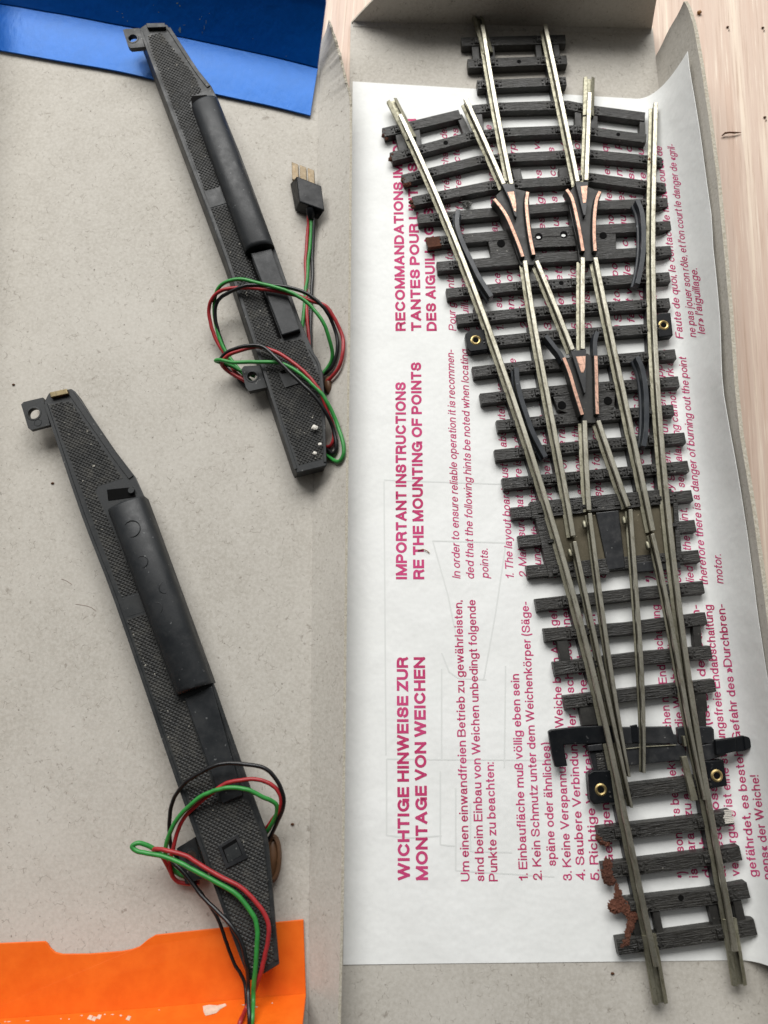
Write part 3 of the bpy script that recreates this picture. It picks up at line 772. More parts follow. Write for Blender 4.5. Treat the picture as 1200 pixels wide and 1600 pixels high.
# ================================================================== THREE-WAY TURNOUT
ZS0, ZS1, ZR, ZT = 1.21, 3.3, 3.3, 5.9       # sleeper foot, sleeper top, rail foot, rail head
turn = thing('three_way_turnout', 'three-way model railway point with black sleepers and nickel rails lying on the leaflet', 'model railway track', (60, 20, ZS0))
def railpath(px, deg=None, z=ZT, step=14):
    if deg:
        f = polyfit(px, deg); y0, y1 = px[0][1], px[-1][1]; n = max(2, int(abs(y1 - y0) / step))
        pts = [(f(lerp(y0, y1, i / n)), lerp(y0, y1, i / n)) for i in range(n + 1)]
    else: pts = px
    return [Vector((p.x, p.y, 0)) for p in (P(x, y, z) for x, y in pts)]
PROF_FOOT = [(-1.05, 0), (1.05, 0), (1.05, 0.28), (0.36, 0.5), (-0.36, 0.5), (-1.05, 0.28)]
PROF_WEB = [(-0.26, 0.48), (0.26, 0.48), (0.26, 1.62), (-0.26, 1.62)]
PROF_HEAD = [(-0.30, 1.58), (0.30, 1.58), (0.58, 1.85), (0.58, 2.45), (0.46, 2.6), (-0.46, 2.6), (-0.58, 2.45), (-0.58, 1.85)]
PROF_BLADE_F = [(-0.62, 0), (0.62, 0), (0.62, 0.28), (0.30, 0.5), (-0.30, 0.5), (-0.62, 0.28)]
PROF_BLADE_H = [(-0.30, 1.58), (0.30, 1.58), (0.46, 1.85), (0.46, 2.5), (0.40, 2.6), (-0.40, 2.6), (-0.46, 2.5), (-0.46, 1.85)]
rails_px = {
 'A': ([(624, 178), (636, 202), (652, 233), (667, 263), (690, 325), (707, 361), (723, 403), (739, 447), (755, 485), (773, 540), (795, 606), (813, 653), (834, 709), (858, 799), (880, 867), (897, 937), (922, 1017), (940, 1092), (951, 1155), (963, 1222), (974, 1278), (988, 1325), (1004, 1385), (1013, 1440), (1025, 1511)], 5),
 'B': ([(1025, 160), (1023.5, 227), (1021.7, 308), (1021, 363), (1021.7, 470), (1024, 520), (1027, 580), (1031, 650), (1038, 717), (1042.5, 785), (1052, 857), (1058.5, 925), (1062.5, 950), (1070, 1000), (1081, 1092), (1092.5, 1155), (1103, 1222), (1112, 1278), (1118, 1303), (1128, 1362), (1138, 1418), (1150, 1487)], 6),
 'C': ([(753, 38), (763, 83), (770, 133), (779.5, 195), (790, 240), (800, 287)], 2),
 'D': ([(852, 37), (860, 75), (870, 125), (877, 155), (888, 207), (895, 243), (903, 283)], 2),
 'H': ([(728, 153), (738, 178), (757, 215), (770, 248), (787.5, 287)], 2),
 'J': ([(921.7, 144), (920, 193), (917.7, 243), (916.5, 281)], 2),
 'E1': ([(820, 407), (826, 440), (831, 478), (835.5, 507), (845, 557), (856, 620), (863, 650), (875, 717), (880.5, 745), (887, 782), (896, 837)], 3),
 'E2': ([(839, 407), (855, 447), (867, 475), (880, 506), (895, 546)], 2),
 'F1': ([(911, 402), (910.5, 470), (910.8, 520), (911, 545)], 2),
 'F2': ([(931, 402), (938, 438), (943.5, 468), (952, 504), (962, 550), (972, 600), (983.5, 650), (997, 715), (1005, 755), (1011, 780), (1021, 829)], 3),
 'G1': ([(914, 657), (915.5, 698), (917.5, 740), (921, 797)], 2),
 'G2': ([(935, 657), (950, 698), (967, 750), (982.5, 791)], 2),
}
world_rails = {}
def make_rail(key, prof=(PROF_FOOT, PROF_HEAD), name='rail'):
    px, deg = rails_px[key]; path = railpath(px, deg); world_rails[key] = path
    q = [p + Vector((0, 0, ZR)) for p in path]
    mb = MB(); mb.extrude(q, prof[0]); mb.mat = 1; mb.extrude(q, prof[1]); mb.mat = 2; mb.extrude(q, PROF_WEB)
    return mb.build(name, [M['railside'], M['rail'], M['railweb']], turn, bevel=0.05)
for k in rails_px: make_rail(k)
blades_px = {
 'b1': ([(897.5, 846), (907, 883), (917, 937), (923, 967), (937, 1025), (951, 1092), (961, 1140), (973, 1197), (982, 1232), (987.5, 1262)], 3),
 'b2': ([(922, 802), (927, 840), (932.5, 892), (938.5, 938), (943, 960), (952, 1017), (961, 1088), (968, 1132), (978, 1180), (984, 1214)], 3),
 'b3': ([(985.5, 796), (988.5, 840), (992, 890), (995, 938), (998, 955), (1002, 1017), (1004.5, 1090), (1006.5, 1147), (1007, 1208)], 3),
 'b4': ([(1020.5, 834), (1030, 882), (1040, 930), (1047.5, 960), (1060, 1025), (1070, 1090), (1078.5, 1138), (1091, 1200), (1102.5, 1250)], 3),
}
for k, (px, deg) in blades_px.items():
    path = railpath(px, deg); world_rails[k] = path; q = [p + Vector((0, 0, ZR + 0.05)) for p in path]; n = len(q)
    wd = [lerp(1.0, 0.55, max(0, (i / (n - 1) - 0.6) / 0.4)) for i in range(n)]
    mb = MB(); mb.extrude(q, PROF_BLADE_F, wd); mb.mat = 1; mb.extrude(q, PROF_BLADE_H, wd); mb.mat = 2; mb.extrude(q, PROF_WEB, wd)
    bl_ = mb.build('switch_blade', [M['railside'], M['rail'], M['railweb']], turn, bevel=0.05)
    # pivot rivet beside the heel of the blade
    d = (path[1] - path[0]).normalized(); c = path[0] + d * 2.4 + Vector((-d.y, d.x, 0)) * (-1.25 if k in () else 1.25) * (-1)
    c = path[0] + d * 2.4 + Vector((d.y, -d.x, 0)) * (1.2 if d.y < 0 else -1.2)
    mb = MB(); mb.tube([c - d * 0.9 + Vector((0, 0, ZR + 0.95)), c - d * .5 + Vector((0, 0, ZR + 1.15)), c + d * .5 + Vector((0, 0, ZR + 1.15)), c + d * .9 + Vector((0, 0, ZR + .95))], [.4, .58, .58, .35], 12)
    mb.build('pivot_rivet', M['railside'], bl_, smooth=True)
# loose inner plate of the right blade, standing off its foot
mb = MB()
q = [p + Vector((0, 0, ZR)) for p in railpath([(1069, 1182), (1077, 1215), (1086, 1251)], z=ZR + 1.2)]
mb.extrude(q, [(-0.62, 0.1), (0.62, 0.1), (0.62, 1.25), (-0.62, 1.25)], [1, 1.05, 1.15]); mb.build('blade_plate', M['railside'], turn, bevel=0.06)
mb = MB()
q = [p + Vector((0, 0, ZR)) for p in railpath([(1068, 1150), (1071, 1166)], z=ZR + 1.2)]
mb.extrude(q, [(-0.25, 0.1), (0.25, 0.1), (0.25, 1.5), (-0.25, 1.5)]); mb.build('blade_plate', M['railside'], turn, bevel=0.05)

# rail joiners: a folded metal channel gripping the rail foot
JP = [(-1.5, 0.0), (1.5, 0.0), (1.5, 0.75), (0.62, 1.15), (0.55, 0.95), (1.25, 0.6), (1.25, 0.22), (-1.25, 0.22), (-1.25, 0.6), (-0.55, 0.95), (-0.62, 1.15), (-1.5, 0.75)]
for a, b in (((612, 153), (643, 214)), ((745, 16), (763, 80)), ((921.7, 118), (920.5, 178)), ((1016, 1462), (1034.5, 1571)), ((1142, 1437), (1158.5, 1542))):
    q = [p + Vector((0, 0, ZR - 0.18)) for p in railpath([a, ((a[0] + b[0]) / 2, (a[1] + b[1]) / 2), b], z=ZR + 1.2)]
    mb = MB(); mb.extrude(q, JP); mb.build('rail_joiner', M['railside'], turn, bevel=0.06)

# sleepers
def wpx(y): return interp([(60, 13.5), (250, 14), (500, 15.5), (900, 18.5), (1150, 20.5), (1350, 23.5), (1480, 25.5)], y)
sleepers = [
 [(721, 65), (884, 61)], [(731, 99), (886, 93)], [(746, 132), (885, 126)],
 [(739, 171), (774, 167), (866, 164), (887, 164), (930, 172), (1008, 182)],
 [(599, 207), (719, 178)],
 [(611, 245), (738, 212), (790, 206), (870, 203), (902, 202), (1010, 216)],
 [(629, 280), (748, 250), (797, 246), (880, 242), (905, 239), (1010, 249), (1048, 256)],
 [(645, 314), (765, 290), (807, 287), (890, 282), (922, 277), (1048, 294)],
 [(653, 342), (777, 331), (880, 323), (1049, 316)],
 [(667, 378), (740, 371), (832, 364), (990, 355), (1049, 352)],
 [(683, 416), (747, 411), (843, 403), (1049, 391)],
 [(698, 458), (808, 447), (1047, 432)], [(714, 499), (820, 488), (898, 482), (1047, 473)],
 [(760, 534), (858, 524), (1026, 513)], [(739, 581), (820, 572), (936, 563), (1056, 553)],
 [(751, 623), (890, 608), (1061, 596)], [(777, 665), (905, 652), (1053, 640)],
 [(774, 711), (940, 694), (1071, 684)], [(786, 756), (890, 746), (1076, 728)],
 [(799, 802), (945, 788), (1082, 774)], [(811, 846), (852, 842)], [(1054, 824), (1087, 821)], [(824, 893), (947, 882), (1093, 868)],
 [(838, 945), (982, 929), (1100, 917)], [(851, 992), (983, 982), (1104, 966)], [(866, 1045), (1005, 1028), (1112, 1019)],
 [(882, 1098), (1005, 1083), (1118, 1071)], [(950, 1241), (1105, 1222)],
 [(935, 1305), (1095, 1286), (1145, 1277)], [(942, 1362), (1107, 1341), (1158, 1333)], [(975, 1417), (1110, 1402), (1170, 1391)],
 [(965, 1480), (1125, 1458), (1181, 1448)]]
def seg_hit(a, b, c, d):
    r_ = b - a; s_ = d - c; k = r_.x * s_.y - r_.y * s_.x
    if abs(k) < 1e-9: return None
    t = ((c.x - a.x) * s_.y - (c.y - a.y) * s_.x) / k; u = ((c.x - a.x) * r_.y - (c.y - a.y) * r_.x) / k
    return a + r_ * t if 0 <= t <= 1 and 0 <= u <= 1 else None
for si, px in enumerate(sleepers):
    pts = [P(x, y, ZS1) for x, y in px]
    hw = [(P(x, y - wpx(y) / 2, ZS1) - P(x, y + wpx(y) / 2, ZS1)).length / 2 for x, y in px]
    ym = px[0][1]
    far = []; near = []
    for i, p in enumerate(pts):
        d = (pts[min(i + 1, len(pts) - 1)] - pts[max(i - 1, 0)]).normalized(); s_ = Vector((-d.y, d.x, 0))
        j1 = random.uniform(-.06, .06); j2 = random.uniform(-.06, .06)
        far.append(p + s_ * (hw[i] + j1)); near.append(p - s_ * (hw[i] + j2))
    ring = far + near[::-1]; c = sum(ring, Vector()) / len(ring)
    bot = []
    for i, p in enumerate(ring):
        k = i if i < len(far) else 2 * len(far) - 1 - i
        out = (p - pts[k]).normalized() * 0.22; bot.append(Vector((p.x + out.x, p.y + out.y, ZS0)))
    mb = MB(); mb.prism(ring, bot)
    # chairs: little cast clips on both sides of every rail that crosses
    clips = MB(); any_clip = False
    if si not in (20, 21):
        for key, rp in world_rails.items():
            if key.startswith('b'): continue
            for a, b in zip(rp, rp[1:]):
                hit = None
                for c0, c1 in zip(pts, pts[1:]):
                    hit = seg_hit(a, b, c0, c1)
                    if hit: dd = (c1 - c0).normalized(); break
                if hit:
                    nn = Vector((-dd.y, dd.x, 0)); h_ = min(hw) * 0.74
                    for sg in (-1, 1):
                        cc = hit + dd * sg * 1.65; cc.z = ZS1 + 0.42
                        mb.prism([cc + dd * .62 + nn * h_ * .8, cc - dd * .62 + nn * h_ * .8, cc - dd * .62 - nn * h_ * .8, cc + dd * .62 - nn * h_ * .8],
                                 [v + Vector((0, 0, -0.55)) for v in (cc + dd * .8 + nn * h_, cc - dd * .8 + nn * h_, cc - dd * .8 - nn * h_, cc + dd * .8 - nn * h_)])
                        for kk in (-.45, .45):
                            b_ = cc + nn * h_ * kk + dd * sg * .1
                            mb.disc((b_.x, b_.y, ZS1 + 0.66), 0.28, 0.4, 8)
                        e_ = cc + dd * sg * 1.35
                        for kk in (-.55, .55):
                            b_ = e_ + nn * h_ * kk; mb.disc((b_.x, b_.y, ZS1 + 0.22), 0.30, 0.35, 7)
    sl = mb.build('sleeper', M['sleeper'], turn, bevel=0.1)
    if si in (9,): sl['label'] = 'sleeper with a rusty left end'
# tie links between pairs of end sleepers
def bar(pxs, z1, z0, mat, name, bevel=0.1):
    mb = MB(); top = [P(x, y, z1) for x, y in pxs]; mb.prism(top, [Vector((p.x, p.y, z0)) for p in top]); return mb.build(name, M[mat], turn, bevel=bevel)
links = [[(737, 70), (748, 70), (750, 96), (739, 96)], [(764, 68), (772, 68), (774, 94), (766, 94)], [(836, 66), (845, 66), (848, 93), (839, 93)], [(864, 66), (873, 66), (876, 92), (867, 92)],
 [(617, 206), (631, 204), (638, 238), (624, 240)], [(644, 198), (655, 197), (660, 232), (648, 234)], [(713, 180), (722, 178), (738, 212), (726, 214)], [(740, 172), (752, 170), (757, 206), (745, 208)],
 [(898, 168), (908, 169), (910, 202), (899, 202)], [(924, 174), (934, 175), (934, 206), (922, 206)], [(1000, 182), (1008, 183), (1009, 214), (999, 214)],
 [(800, 265), (813, 263), (818, 285), (806, 287)], [(873, 262), (887, 261), (890, 282), (876, 283)],
 [(868, 990), (885, 988), (893, 1040), (878, 1042)], [(903, 985), (908, 985), (918, 1038), (911, 1038)], [(1082, 970), (1094, 969), (1098, 1018), (1086, 1019)],
 [(905, 1104), (932, 1100), (936, 1132), (910, 1134)], [(1085, 1080), (1103, 1078), (1106, 1112), (1088, 1113)],
 [(1090, 1112), (1103, 1112), (1104, 1136), (1092, 1136)],
 [(1018, 1418), (1029, 1416), (1040, 1470), (1029, 1471)], [(1104, 1404), (1117, 1402), (1129, 1456), (1117, 1458)], [(1143, 1398), (1156, 1396), (1168, 1448), (1154, 1450)], [(985, 1430), (1000, 1428), (1012, 1475), (996, 1476)]]
for q in links: bar(q, ZS1 - 0.25, ZS0 + .02, 'frogplate', 'sleeper_link')
# thin webs under the rails that hold the sleepers together
for key, y0, y1 in (('A', 1262, 1450), ('A', 930, 1060), ('A', 560, 780), ('B', 410, 760), ('B', 1240, 1440), ('E1', 500, 760), ('F2', 560, 760), ('C', 70, 150), ('D', 70, 150), ('A', 470, 540), ('B', 290, 400)):
    f = polyfit(*rails_px[key]); n = 8
    q = [p + Vector((0, 0, ZS0 + 0.03)) for p in railpath([(f(lerp(y0, y1, i / n)) - 1.0, lerp(y0, y1, i / n)) for i in range(n + 1)], z=ZT)]
    mb = MB(); mb.extrude(q, [(-1.0, 0), (1.0, 0), (0.9, 1.7), (-0.9, 1.7)]); mb.build('rail_bed', M['dark'], turn)

# frog plates between sleepers
ZPL = ZS1 - 0.12
bar([(760, 366), (810, 362), (820, 402), (770, 407)], ZPL, ZS0 + .05, 'sleeper', 'frog_base')
bar([(826, 366), (900, 360), (903, 384), (834, 387)], ZPL, ZS0 + .05, 'sleeper', 'frog_base')
bar([(925, 360), (962, 357), (963, 395), (928, 398)], ZPL, ZS0 + .05, 'sleeper', 'frog_base')
bar([(861, 612), (893, 609), (905, 652), (872, 640)], ZPL, ZS0 + .05, 'sleeper', 'frog_base')
bar([(928, 604), (962, 602), (960, 638), (930, 648)], ZPL, ZS0 + .05, 'sleeper', 'frog_base')
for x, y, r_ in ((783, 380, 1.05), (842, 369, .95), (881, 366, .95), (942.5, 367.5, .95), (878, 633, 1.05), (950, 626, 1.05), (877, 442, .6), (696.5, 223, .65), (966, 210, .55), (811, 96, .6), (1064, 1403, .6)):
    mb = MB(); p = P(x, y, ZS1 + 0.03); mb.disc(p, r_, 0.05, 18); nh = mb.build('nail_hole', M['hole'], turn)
    if (x, y) in ((842, 369), (881, 366)):      # daylight on the leaflet seen through the hole
        mb = MB(); mb.disc(p + Vector((-.12, -.38, .02)), .55, .03, 14, .38); mb.build('hole_bottom', M['paper'], nh)

# frogs: plastic casting with copper-faced wing rails and nose
def ribbon(px, z0, z1, w0, w1, mat, name, parent, capmat=None, flange=None, bevel=.06):
    q = [Vector((p.x, p.y, z0)) for p in spline([P(x, y, z1) for x, y in px], 5)]; h = z1 - z0
    mb = MB()
    if flange: mb.extrude(q, [(-flange, 0), (flange, 0), (flange, .8), (w1, 1.1), (w1, h), (-w1, h), (-w1, 1.1), (-flange, .8)])
    else: mb.extrude(q, [(-w0, 0), (w0, 0), (w1, h), (-w1, h)])
    o = mb.build(name, M[mat], parent, bevel=bevel)
    if capmat:
        mb = MB(); q2 = [p + Vector((0, 0, h - .06)) for p in q]; mb.extrude(q2, [(-w1 * .80, 0), (w1 * .80, 0), (w1 * .74, .13), (-w1 * .74, .13)]); mb.build('copper_strip', M[capmat], o, bevel=.03)
    return o
def frog(plate, wings, neck, nose, cap, tip):
    mb = MB(); t_ = [P(x, y, ZR + 1.2) for x, y in plate]; mb.prism(t_, [Vector((p.x, p.y, ZS0 + .06)) for p in t_])
    fr = mb.build('frog', M['frogplate'], turn, bevel=.12)
    for wpx_, cap_ in wings:
        ribbon(wpx_, ZR + .3, ZT - .05, .75, .52, 'frogplate' if cap_ else 'guard', 'wing_rail', fr, 'copper' if cap_ else None)
    mb = MB(); t_ = [P(x, y, ZT - .1) for x, y in nose]; mb.prism(t_, [Vector((p.x, p.y, ZR + .3)) for p in t_]); ns = mb.build('frog_nose', M['dark'], fr, bevel=.06)
    mb = MB(); mb.slab([P(x, y, ZT - .02) for x, y in cap], .1); mb.build('copper_strip', M['copper'], ns, bevel=.03)
    return fr
frog([(775, 305), (790, 292), (812, 296), (826, 300), (829, 345), (834, 378), (838, 404), (834, 414), (814, 414), (808, 398), (796, 362), (780, 330)],
     [([(772, 311), (783, 324), (793, 340), (803, 363), (811, 383), (817, 401)], True), ([(824.5, 300), (822.5, 318), (825, 347), (829.5, 377), (834, 398)], True)],
     None, [(784, 287), (803, 287), (806, 298), (807, 320), (807.5, 340), (804, 336), (796, 312)], [(792.5, 300), (803, 299), (806.5, 318), (806.5, 331), (803, 329), (798, 313)], None)
frog([(886, 304), (898, 290), (920, 292), (938, 300), (931, 340), (930, 370), (930, 396), (926, 408), (905, 408), (902, 380), (894, 345)],
     [([(885.5, 296), (894, 310), (901, 338), (906.5, 365), (911, 392)], True), ([(937.5, 299), (932, 313), (929, 338), (928.5, 367), (930, 392)], True)],
     None, [(899, 284), (919, 284), (918, 310), (915, 336), (912, 336), (907, 316)], [(907.5, 291), (918, 290), (917, 306), (915.5, 317), (911, 317)], None)
frog([(884, 566), (898, 552), (918, 552), (930, 560), (933, 600), (934, 650), (930, 661), (910, 661), (905, 640), (893, 598)],
     [([(881, 559), (890, 582), (900, 616), (910, 648)], True), ([(931, 556), (932, 590), (932.5, 620), (933.5, 647)], True),
      ([(853, 524), (861, 534), (868, 543), (875, 552), (881, 563)], False), ([(934, 518), (930.5, 530), (930, 544), (930.5, 556)], False)],
     None, [(892, 548), (916, 546), (916, 582), (915, 614), (913, 614), (906, 592)], [(900, 557), (915, 556), (914.5, 574), (912, 582), (908, 582)], None)
# guard rails beside the outer rails
for px in ([(716, 327), (714, 348), (719, 368), (727, 388), (738, 411), (749, 433), (768, 463)],
           [(996, 312), (1002.5, 328), (1005.5, 350), (1006, 380), (1004, 405), (999.5, 430), (996, 443)],
           [(807, 574), (809, 598), (815, 624), (823, 648), (833, 676), (853, 714)],
           [(996, 557), (1004.5, 578), (1009, 605), (1010.5, 632), (1010.5, 660), (1009, 680), (1006, 697)]):
    ribbon(px, ZS1 - .3, ZT + .1, .8, .58, 'guard', 'guard_rail', turn, None, flange=1.0)

# motor bed in the middle: raised frame, olive floor and black cover strip
bar([(828, 784), (1049, 763), (1053, 786), (832, 810)], ZS1 + .35, ZS0 + .03, 'sleeper', 'bed_frame')
bar([(836, 808), (864, 805), (884, 898), (858, 902)], ZS1 + .2, ZS0 + .03, 'sleeper', 'bed_frame')
bar([(1052, 786), (1059, 785), (1066, 873), (1058, 875)], ZS1 + .2, ZS0 + .03, 'sleeper', 'bed_frame')
bar([(878, 888), (952, 882), (953, 896), (882, 904)], ZS1 + .1, ZS0 + .03, 'sleeper', 'bed_frame')
bar([(990, 880), (1062, 871), (1064, 888), (992, 894)], ZS1 + .1, ZS0 + .03, 'dark', 'bed_frame')
bar([(858, 806), (1056, 787), (1062, 876), (876, 893)], ZS1 - .45, ZS0 + .04, 'olive', 'bed_floor', bevel=0)
bar([(931, 801), (967, 797), (977.5, 887), (950.5, 891)], ZS1 + .15, ZS0 + .05, 'dark', 'bed_cover', bevel=.2)
mb = MB()
for x, y in ((845, 799), (900, 793), (915, 791), (930, 789), (965, 786), (1020, 779), (1030, 778), (1040, 777), (861, 845), (868, 893), (1055, 820)):
    p = P(x, y, ZS1 + .75); mb.slab([p + Vector((a, b, 0)) for a, b in ((-.6, -.5), (.6, -.4), (.6, .5), (-.6, .4))], .5)
mb.build('clip_row', M['sleeper'], turn, bevel=.08)

# screw lugs with brass eyelets
for q, e in (([(727, 521), (735, 515), (757, 514), (763, 546), (735, 550), (730, 545)], (743.5, 531.5)),
             ([(1024, 491), (1048, 488), (1052, 524), (1030, 527)], (1037, 508)),
             ([(919, 1209), (927, 1204), (954, 1203), (961, 1254), (928, 1257), (922, 1250)], (939, 1234)),
             ([(1101, 1189), (1131, 1187), (1137, 1228), (1108, 1233)], (1120, 1212))):
    lug = bar(q, ZS1 + .45, ZS0 + .02, 'jet', 'screw_lug', bevel=.25)
    c = P(e[0], e[1], ZS1 + .45)
    mb = MB(); mb.lathe(c, [(0.62, -0.5), (0.72, 0.05), (1.0, 0.16), (1.32, 0.02), (1.34, -.08)], 24); ey = mb.build('brass_eyelet', M['brass'], lug, smooth=True)
    mb = MB(); mb.disc((c.x, c.y, c.z + .02), .7, .03, 20); mb.build('eyelet_bore', M['hole'], ey)

# throw bar with its hook and pin
zb = ZS1 + .1
bar([(857, 1143), (862, 1140), (905, 1135), (957, 1133), (962, 1161), (905, 1163), (881, 1164), (884, 1182), (887, 1197), (868, 1199), (863, 1180)], zb + .5, zb - .9, 'jet', 'throw_bar', bevel=.22)
bar([(905, 1137), (1049, 1135), (1053, 1147), (1058, 1148), (1059, 1162), (975, 1162), (905, 1162)], zb + .35, zb - 1.0, 'dark', 'throw_bar', bevel=.15)
bar([(1058, 1137), (1066, 1135), (1112, 1135), (1116, 1140), (1117, 1162), (1062, 1163)], zb + .2, zb - 1.1, 'dark', 'throw_bar', bevel=.2)
bar([(972, 1171), (1062, 1163), (1071, 1168), (1073, 1187), (975, 1197)], zb + .1, ZS0 + .05, 'dark', 'throw_bar', bevel=.15)
bar([(1094, 1165), (1133, 1157), (1135, 1180), (1104, 1189), (1096, 1189)], zb + .1, ZS0 + .05, 'dark', 'throw_bar', bevel=.15)
pin = bar([(1118, 1156), (1150, 1152), (1152, 1174), (1134, 1178), (1120, 1180)], zb + 1.7, zb + .3, 'jet', 'throw_pin', bevel=.25)
bar([(1149, 1152), (1163, 1149), (1166, 1173), (1151, 1175)], zb + 1.4, zb + .4, 'jet', 'throw_pin', bevel=.2)
bar([(1162, 1149.5), (1171, 1152), (1175, 1160), (1174, 1168), (1165, 1173)], zb + 1.8, zb + .5, 'jet', 'throw_pin', bevel=.2)
bar([(918, 1165), (941, 1162), (943, 1172), (921, 1174)], zb + .5, ZS0 + .05, 'dark', 'throw_guide', bevel=.12)
bar([(921, 1176), (950, 1172), (956, 1206), (929, 1208)], zb - .3, ZS0 + .05, 'dark', 'throw_guide', bevel=.12)
bar([(931, 1177), (943, 1176), (947, 1203), (934, 1203)], zb + .0, ZS0 + .06, 'sleeper', 'throw_guide', bevel=.1)
bar([(986, 1134), (996, 1132), (998, 1160), (988, 1160)], zb + .6, zb - .4, 'jet', 'throw_guide', bevel=.12)
mb = MB(); mb.tube([P(978, 1170, zb + .35), P(1010, 1166.5, zb + .35), P(1056, 1164, zb + .3)], .12, 6); mb.build('spring_wire', M['railside'], turn, smooth=True)

# rust and damage on the sleeper ends
mb = MB()
k = 0
for x, y, r_, sq in ((949, 1352, 1.3, (.8, 1.1, .35)), (949, 1366, 1.4, (.9, 1.2, .5)), (953, 1376, 1.2, (1, .8, .5)), (964, 1388, .75, (.6, 1.4, .6)), (966, 1400, 1.1, (.8, 1.2, .6)),
                     (961, 1416, 1.5, (1, .9, .6)), (972, 1414, 1.4, (1, 1, .6)), (982, 1423, 1.3, (1, .9, .6)), (988, 1431, 1.2, (1, 1, .6)), (985, 1446, .95, (.8, 1.3, .6)), (981, 1460, .85, (.7, 1.4, .6)), (978, 1472, .85, (1, .9, .6)), (972, 1478, .6, (1, .8, .6))):
    k += 1; p = P(x, y, ZS1 - .1); mb.blob(p, r_ * .92, k, .6, (sq[0], sq[1], .36), 4, 2.4)
mb.build('rust_deposit', M['rust'], turn, smooth=True)
for grp in (((601, 205, .7), (600, 212, .65), (604, 217, .5)), ((613, 243, .7), (611, 249, .7), (616, 238, .5)), ((631, 281, .8), (638, 288, .75), (633, 289, .6)), ((643, 316, .7), (645, 323, .6)), ((936, 1309, .8), (941, 1315, .8), (948, 1318, .7))):
    mb = MB()
    for x, y, r_ in grp:
        k += 1; mb.blob(P(x, y, ZS1 - .45), r_, k, .5, (1, .9, .7), 3, 1.8)
    mb.build('rust_deposit', M['rust'], turn, smooth=True)
bar([(664.5, 371), (688, 369), (690, 384), (669, 387)], ZS1 + .06, ZS0 + .9, 'rust', 'rusty_sleeper_end', bevel=.12)
mb = MB()
for i in range(8):
    y = 1266 + i * 2.7; x0 = 1134 + random.uniform(-3, 2) - (2 if 3 < i < 6 else 0); x1 = 1144 + random.uniform(-2, 3) + i * .3
    mb.slab([P(x0, y, ZS1 + .1), P(x1, y - 1.2, ZS1 + .1), P(x1, y + .8, ZS1 + .1), P(x0, y + 1.9, ZS1 + .1)], .1)
mb.build('white_paint_mark', M['flake'], turn)
mb = MB()
for x, y in ((1007, 248), (1010, 253), (1013, 250)): mb.blob(P(x + 7, y + 2, ZS1 + .1), .5, x, .5)
mb.build('tan_glue_speck', M['tan'], turn)

# ================================================================== POINT MOTORS
def wire(parent, mat, pts, r=0.56, name='wire'):
    fixed = []
    for x, y, z in pts:
        if y < 800 and x > 498: z = max(z, 7.8 * (x - 491) / 53 + 1.3)     # rides over the leaning wall
        q = P(x, y, z)
        if y > 1566:
            g = on(ow_bvh, x, y, 1.1)
            if g is not None and g.z > q.z: q = g
        fixed.append(q)
    path = spline(fixed, 8)
    for p in path: p += Vector((0.22 * noise.noise(p * .2), 0.22 * noise.noise(p * .2 + Vector((9, 0, 0))), 0)) + Vector((0.07 * noise.noise(p * .7), 0.07 * noise.noise(p * .7 + Vector((4, 0, 0))), .05 * noise.noise(p * .6)))
    mb = MB(); mb.tube(path, r * .83, 10); return mb.build(name, M[mat], parent, smooth=True)
def inside(p, poly):
    c = False; n = len(poly)
    for i in range(n):
        a = poly[i]; b = poly[i - 1]
        if (a[1] > p[1]) != (b[1] > p[1]) and p[0] < (b[0] - a[0]) * (p[1] - a[1]) / (b[1] - a[1]) + a[0]: c = not c
    return c
def knurl(parent, poly_px, zfun, ang, pitch=0.70, h=0.22):
    poly = [P(x, y, zfun(y)) for x, y in poly_px]; mb = MB()
    mb.slab([p + Vector((0, 0, .06)) for p in poly], .3)
    c = sum(poly, Vector()) / len(poly); ca, sa = cos(ang), sin(ang); R = max((p - c).length for p in poly); n = int(R / pitch) + 2
    xs = [(p.x, p.y) for p in poly]
    def keep(p):
        if inside((p.x, p.y), xs): return p
        best = None
        for i in range(len(xs)):
            ax, ay = xs[i - 1]; bx, by = xs[i]; L = (bx - ax) ** 2 + (by - ay) ** 2
            t = max(0, min(1, ((p.x - ax) * (bx - ax) + (p.y - ay) * (by - ay)) / L)) if L else 0
            qx, qy = ax + (bx - ax) * t, ay + (by - ay) * t; d = (qx - p.x) ** 2 + (qy - p.y) ** 2
            if best is None or d < best[0]: best = (d, qx, qy)
        return Vector((best[1], best[2], p.z))
    for i in range(-n, n + 1):
        for j in range(-n, n + 1):
            u = i * pitch; v = j * pitch; x = c.x + u * ca - v * sa; y = c.y + u * sa + v * ca
            if not inside((x, y), xs): continue
            z = zfun(Q(Vector((x, y, 7)))[1]) + .055; k = pitch * .46
            hh = h * random.uniform(.75, 1.05)
            q = [Vector((x + (a * ca - b * sa) * k, y + (a * sa + b * ca) * k, z)) for a, b in ((-1, -1), (1, -1), (1, 1), (-1, 1))]
            t = [Vector((x + (a * ca - b * sa) * k * .25, y + (a * sa + b * ca) * k * .25, z + hh)) for a, b in ((-1, -1), (1, -1), (1, 1), (-1, 1))]
            q = [keep(p) for p in q]; t = [keep(p) for p in t]
            mb.add(q + t, [(0, 1, 5, 4), (1, 2, 6, 5), (2, 3, 7, 6), (3, 0, 4, 7), (4, 5, 6, 7)])
    return mb.build('grip_panel', M['knurl'], parent)
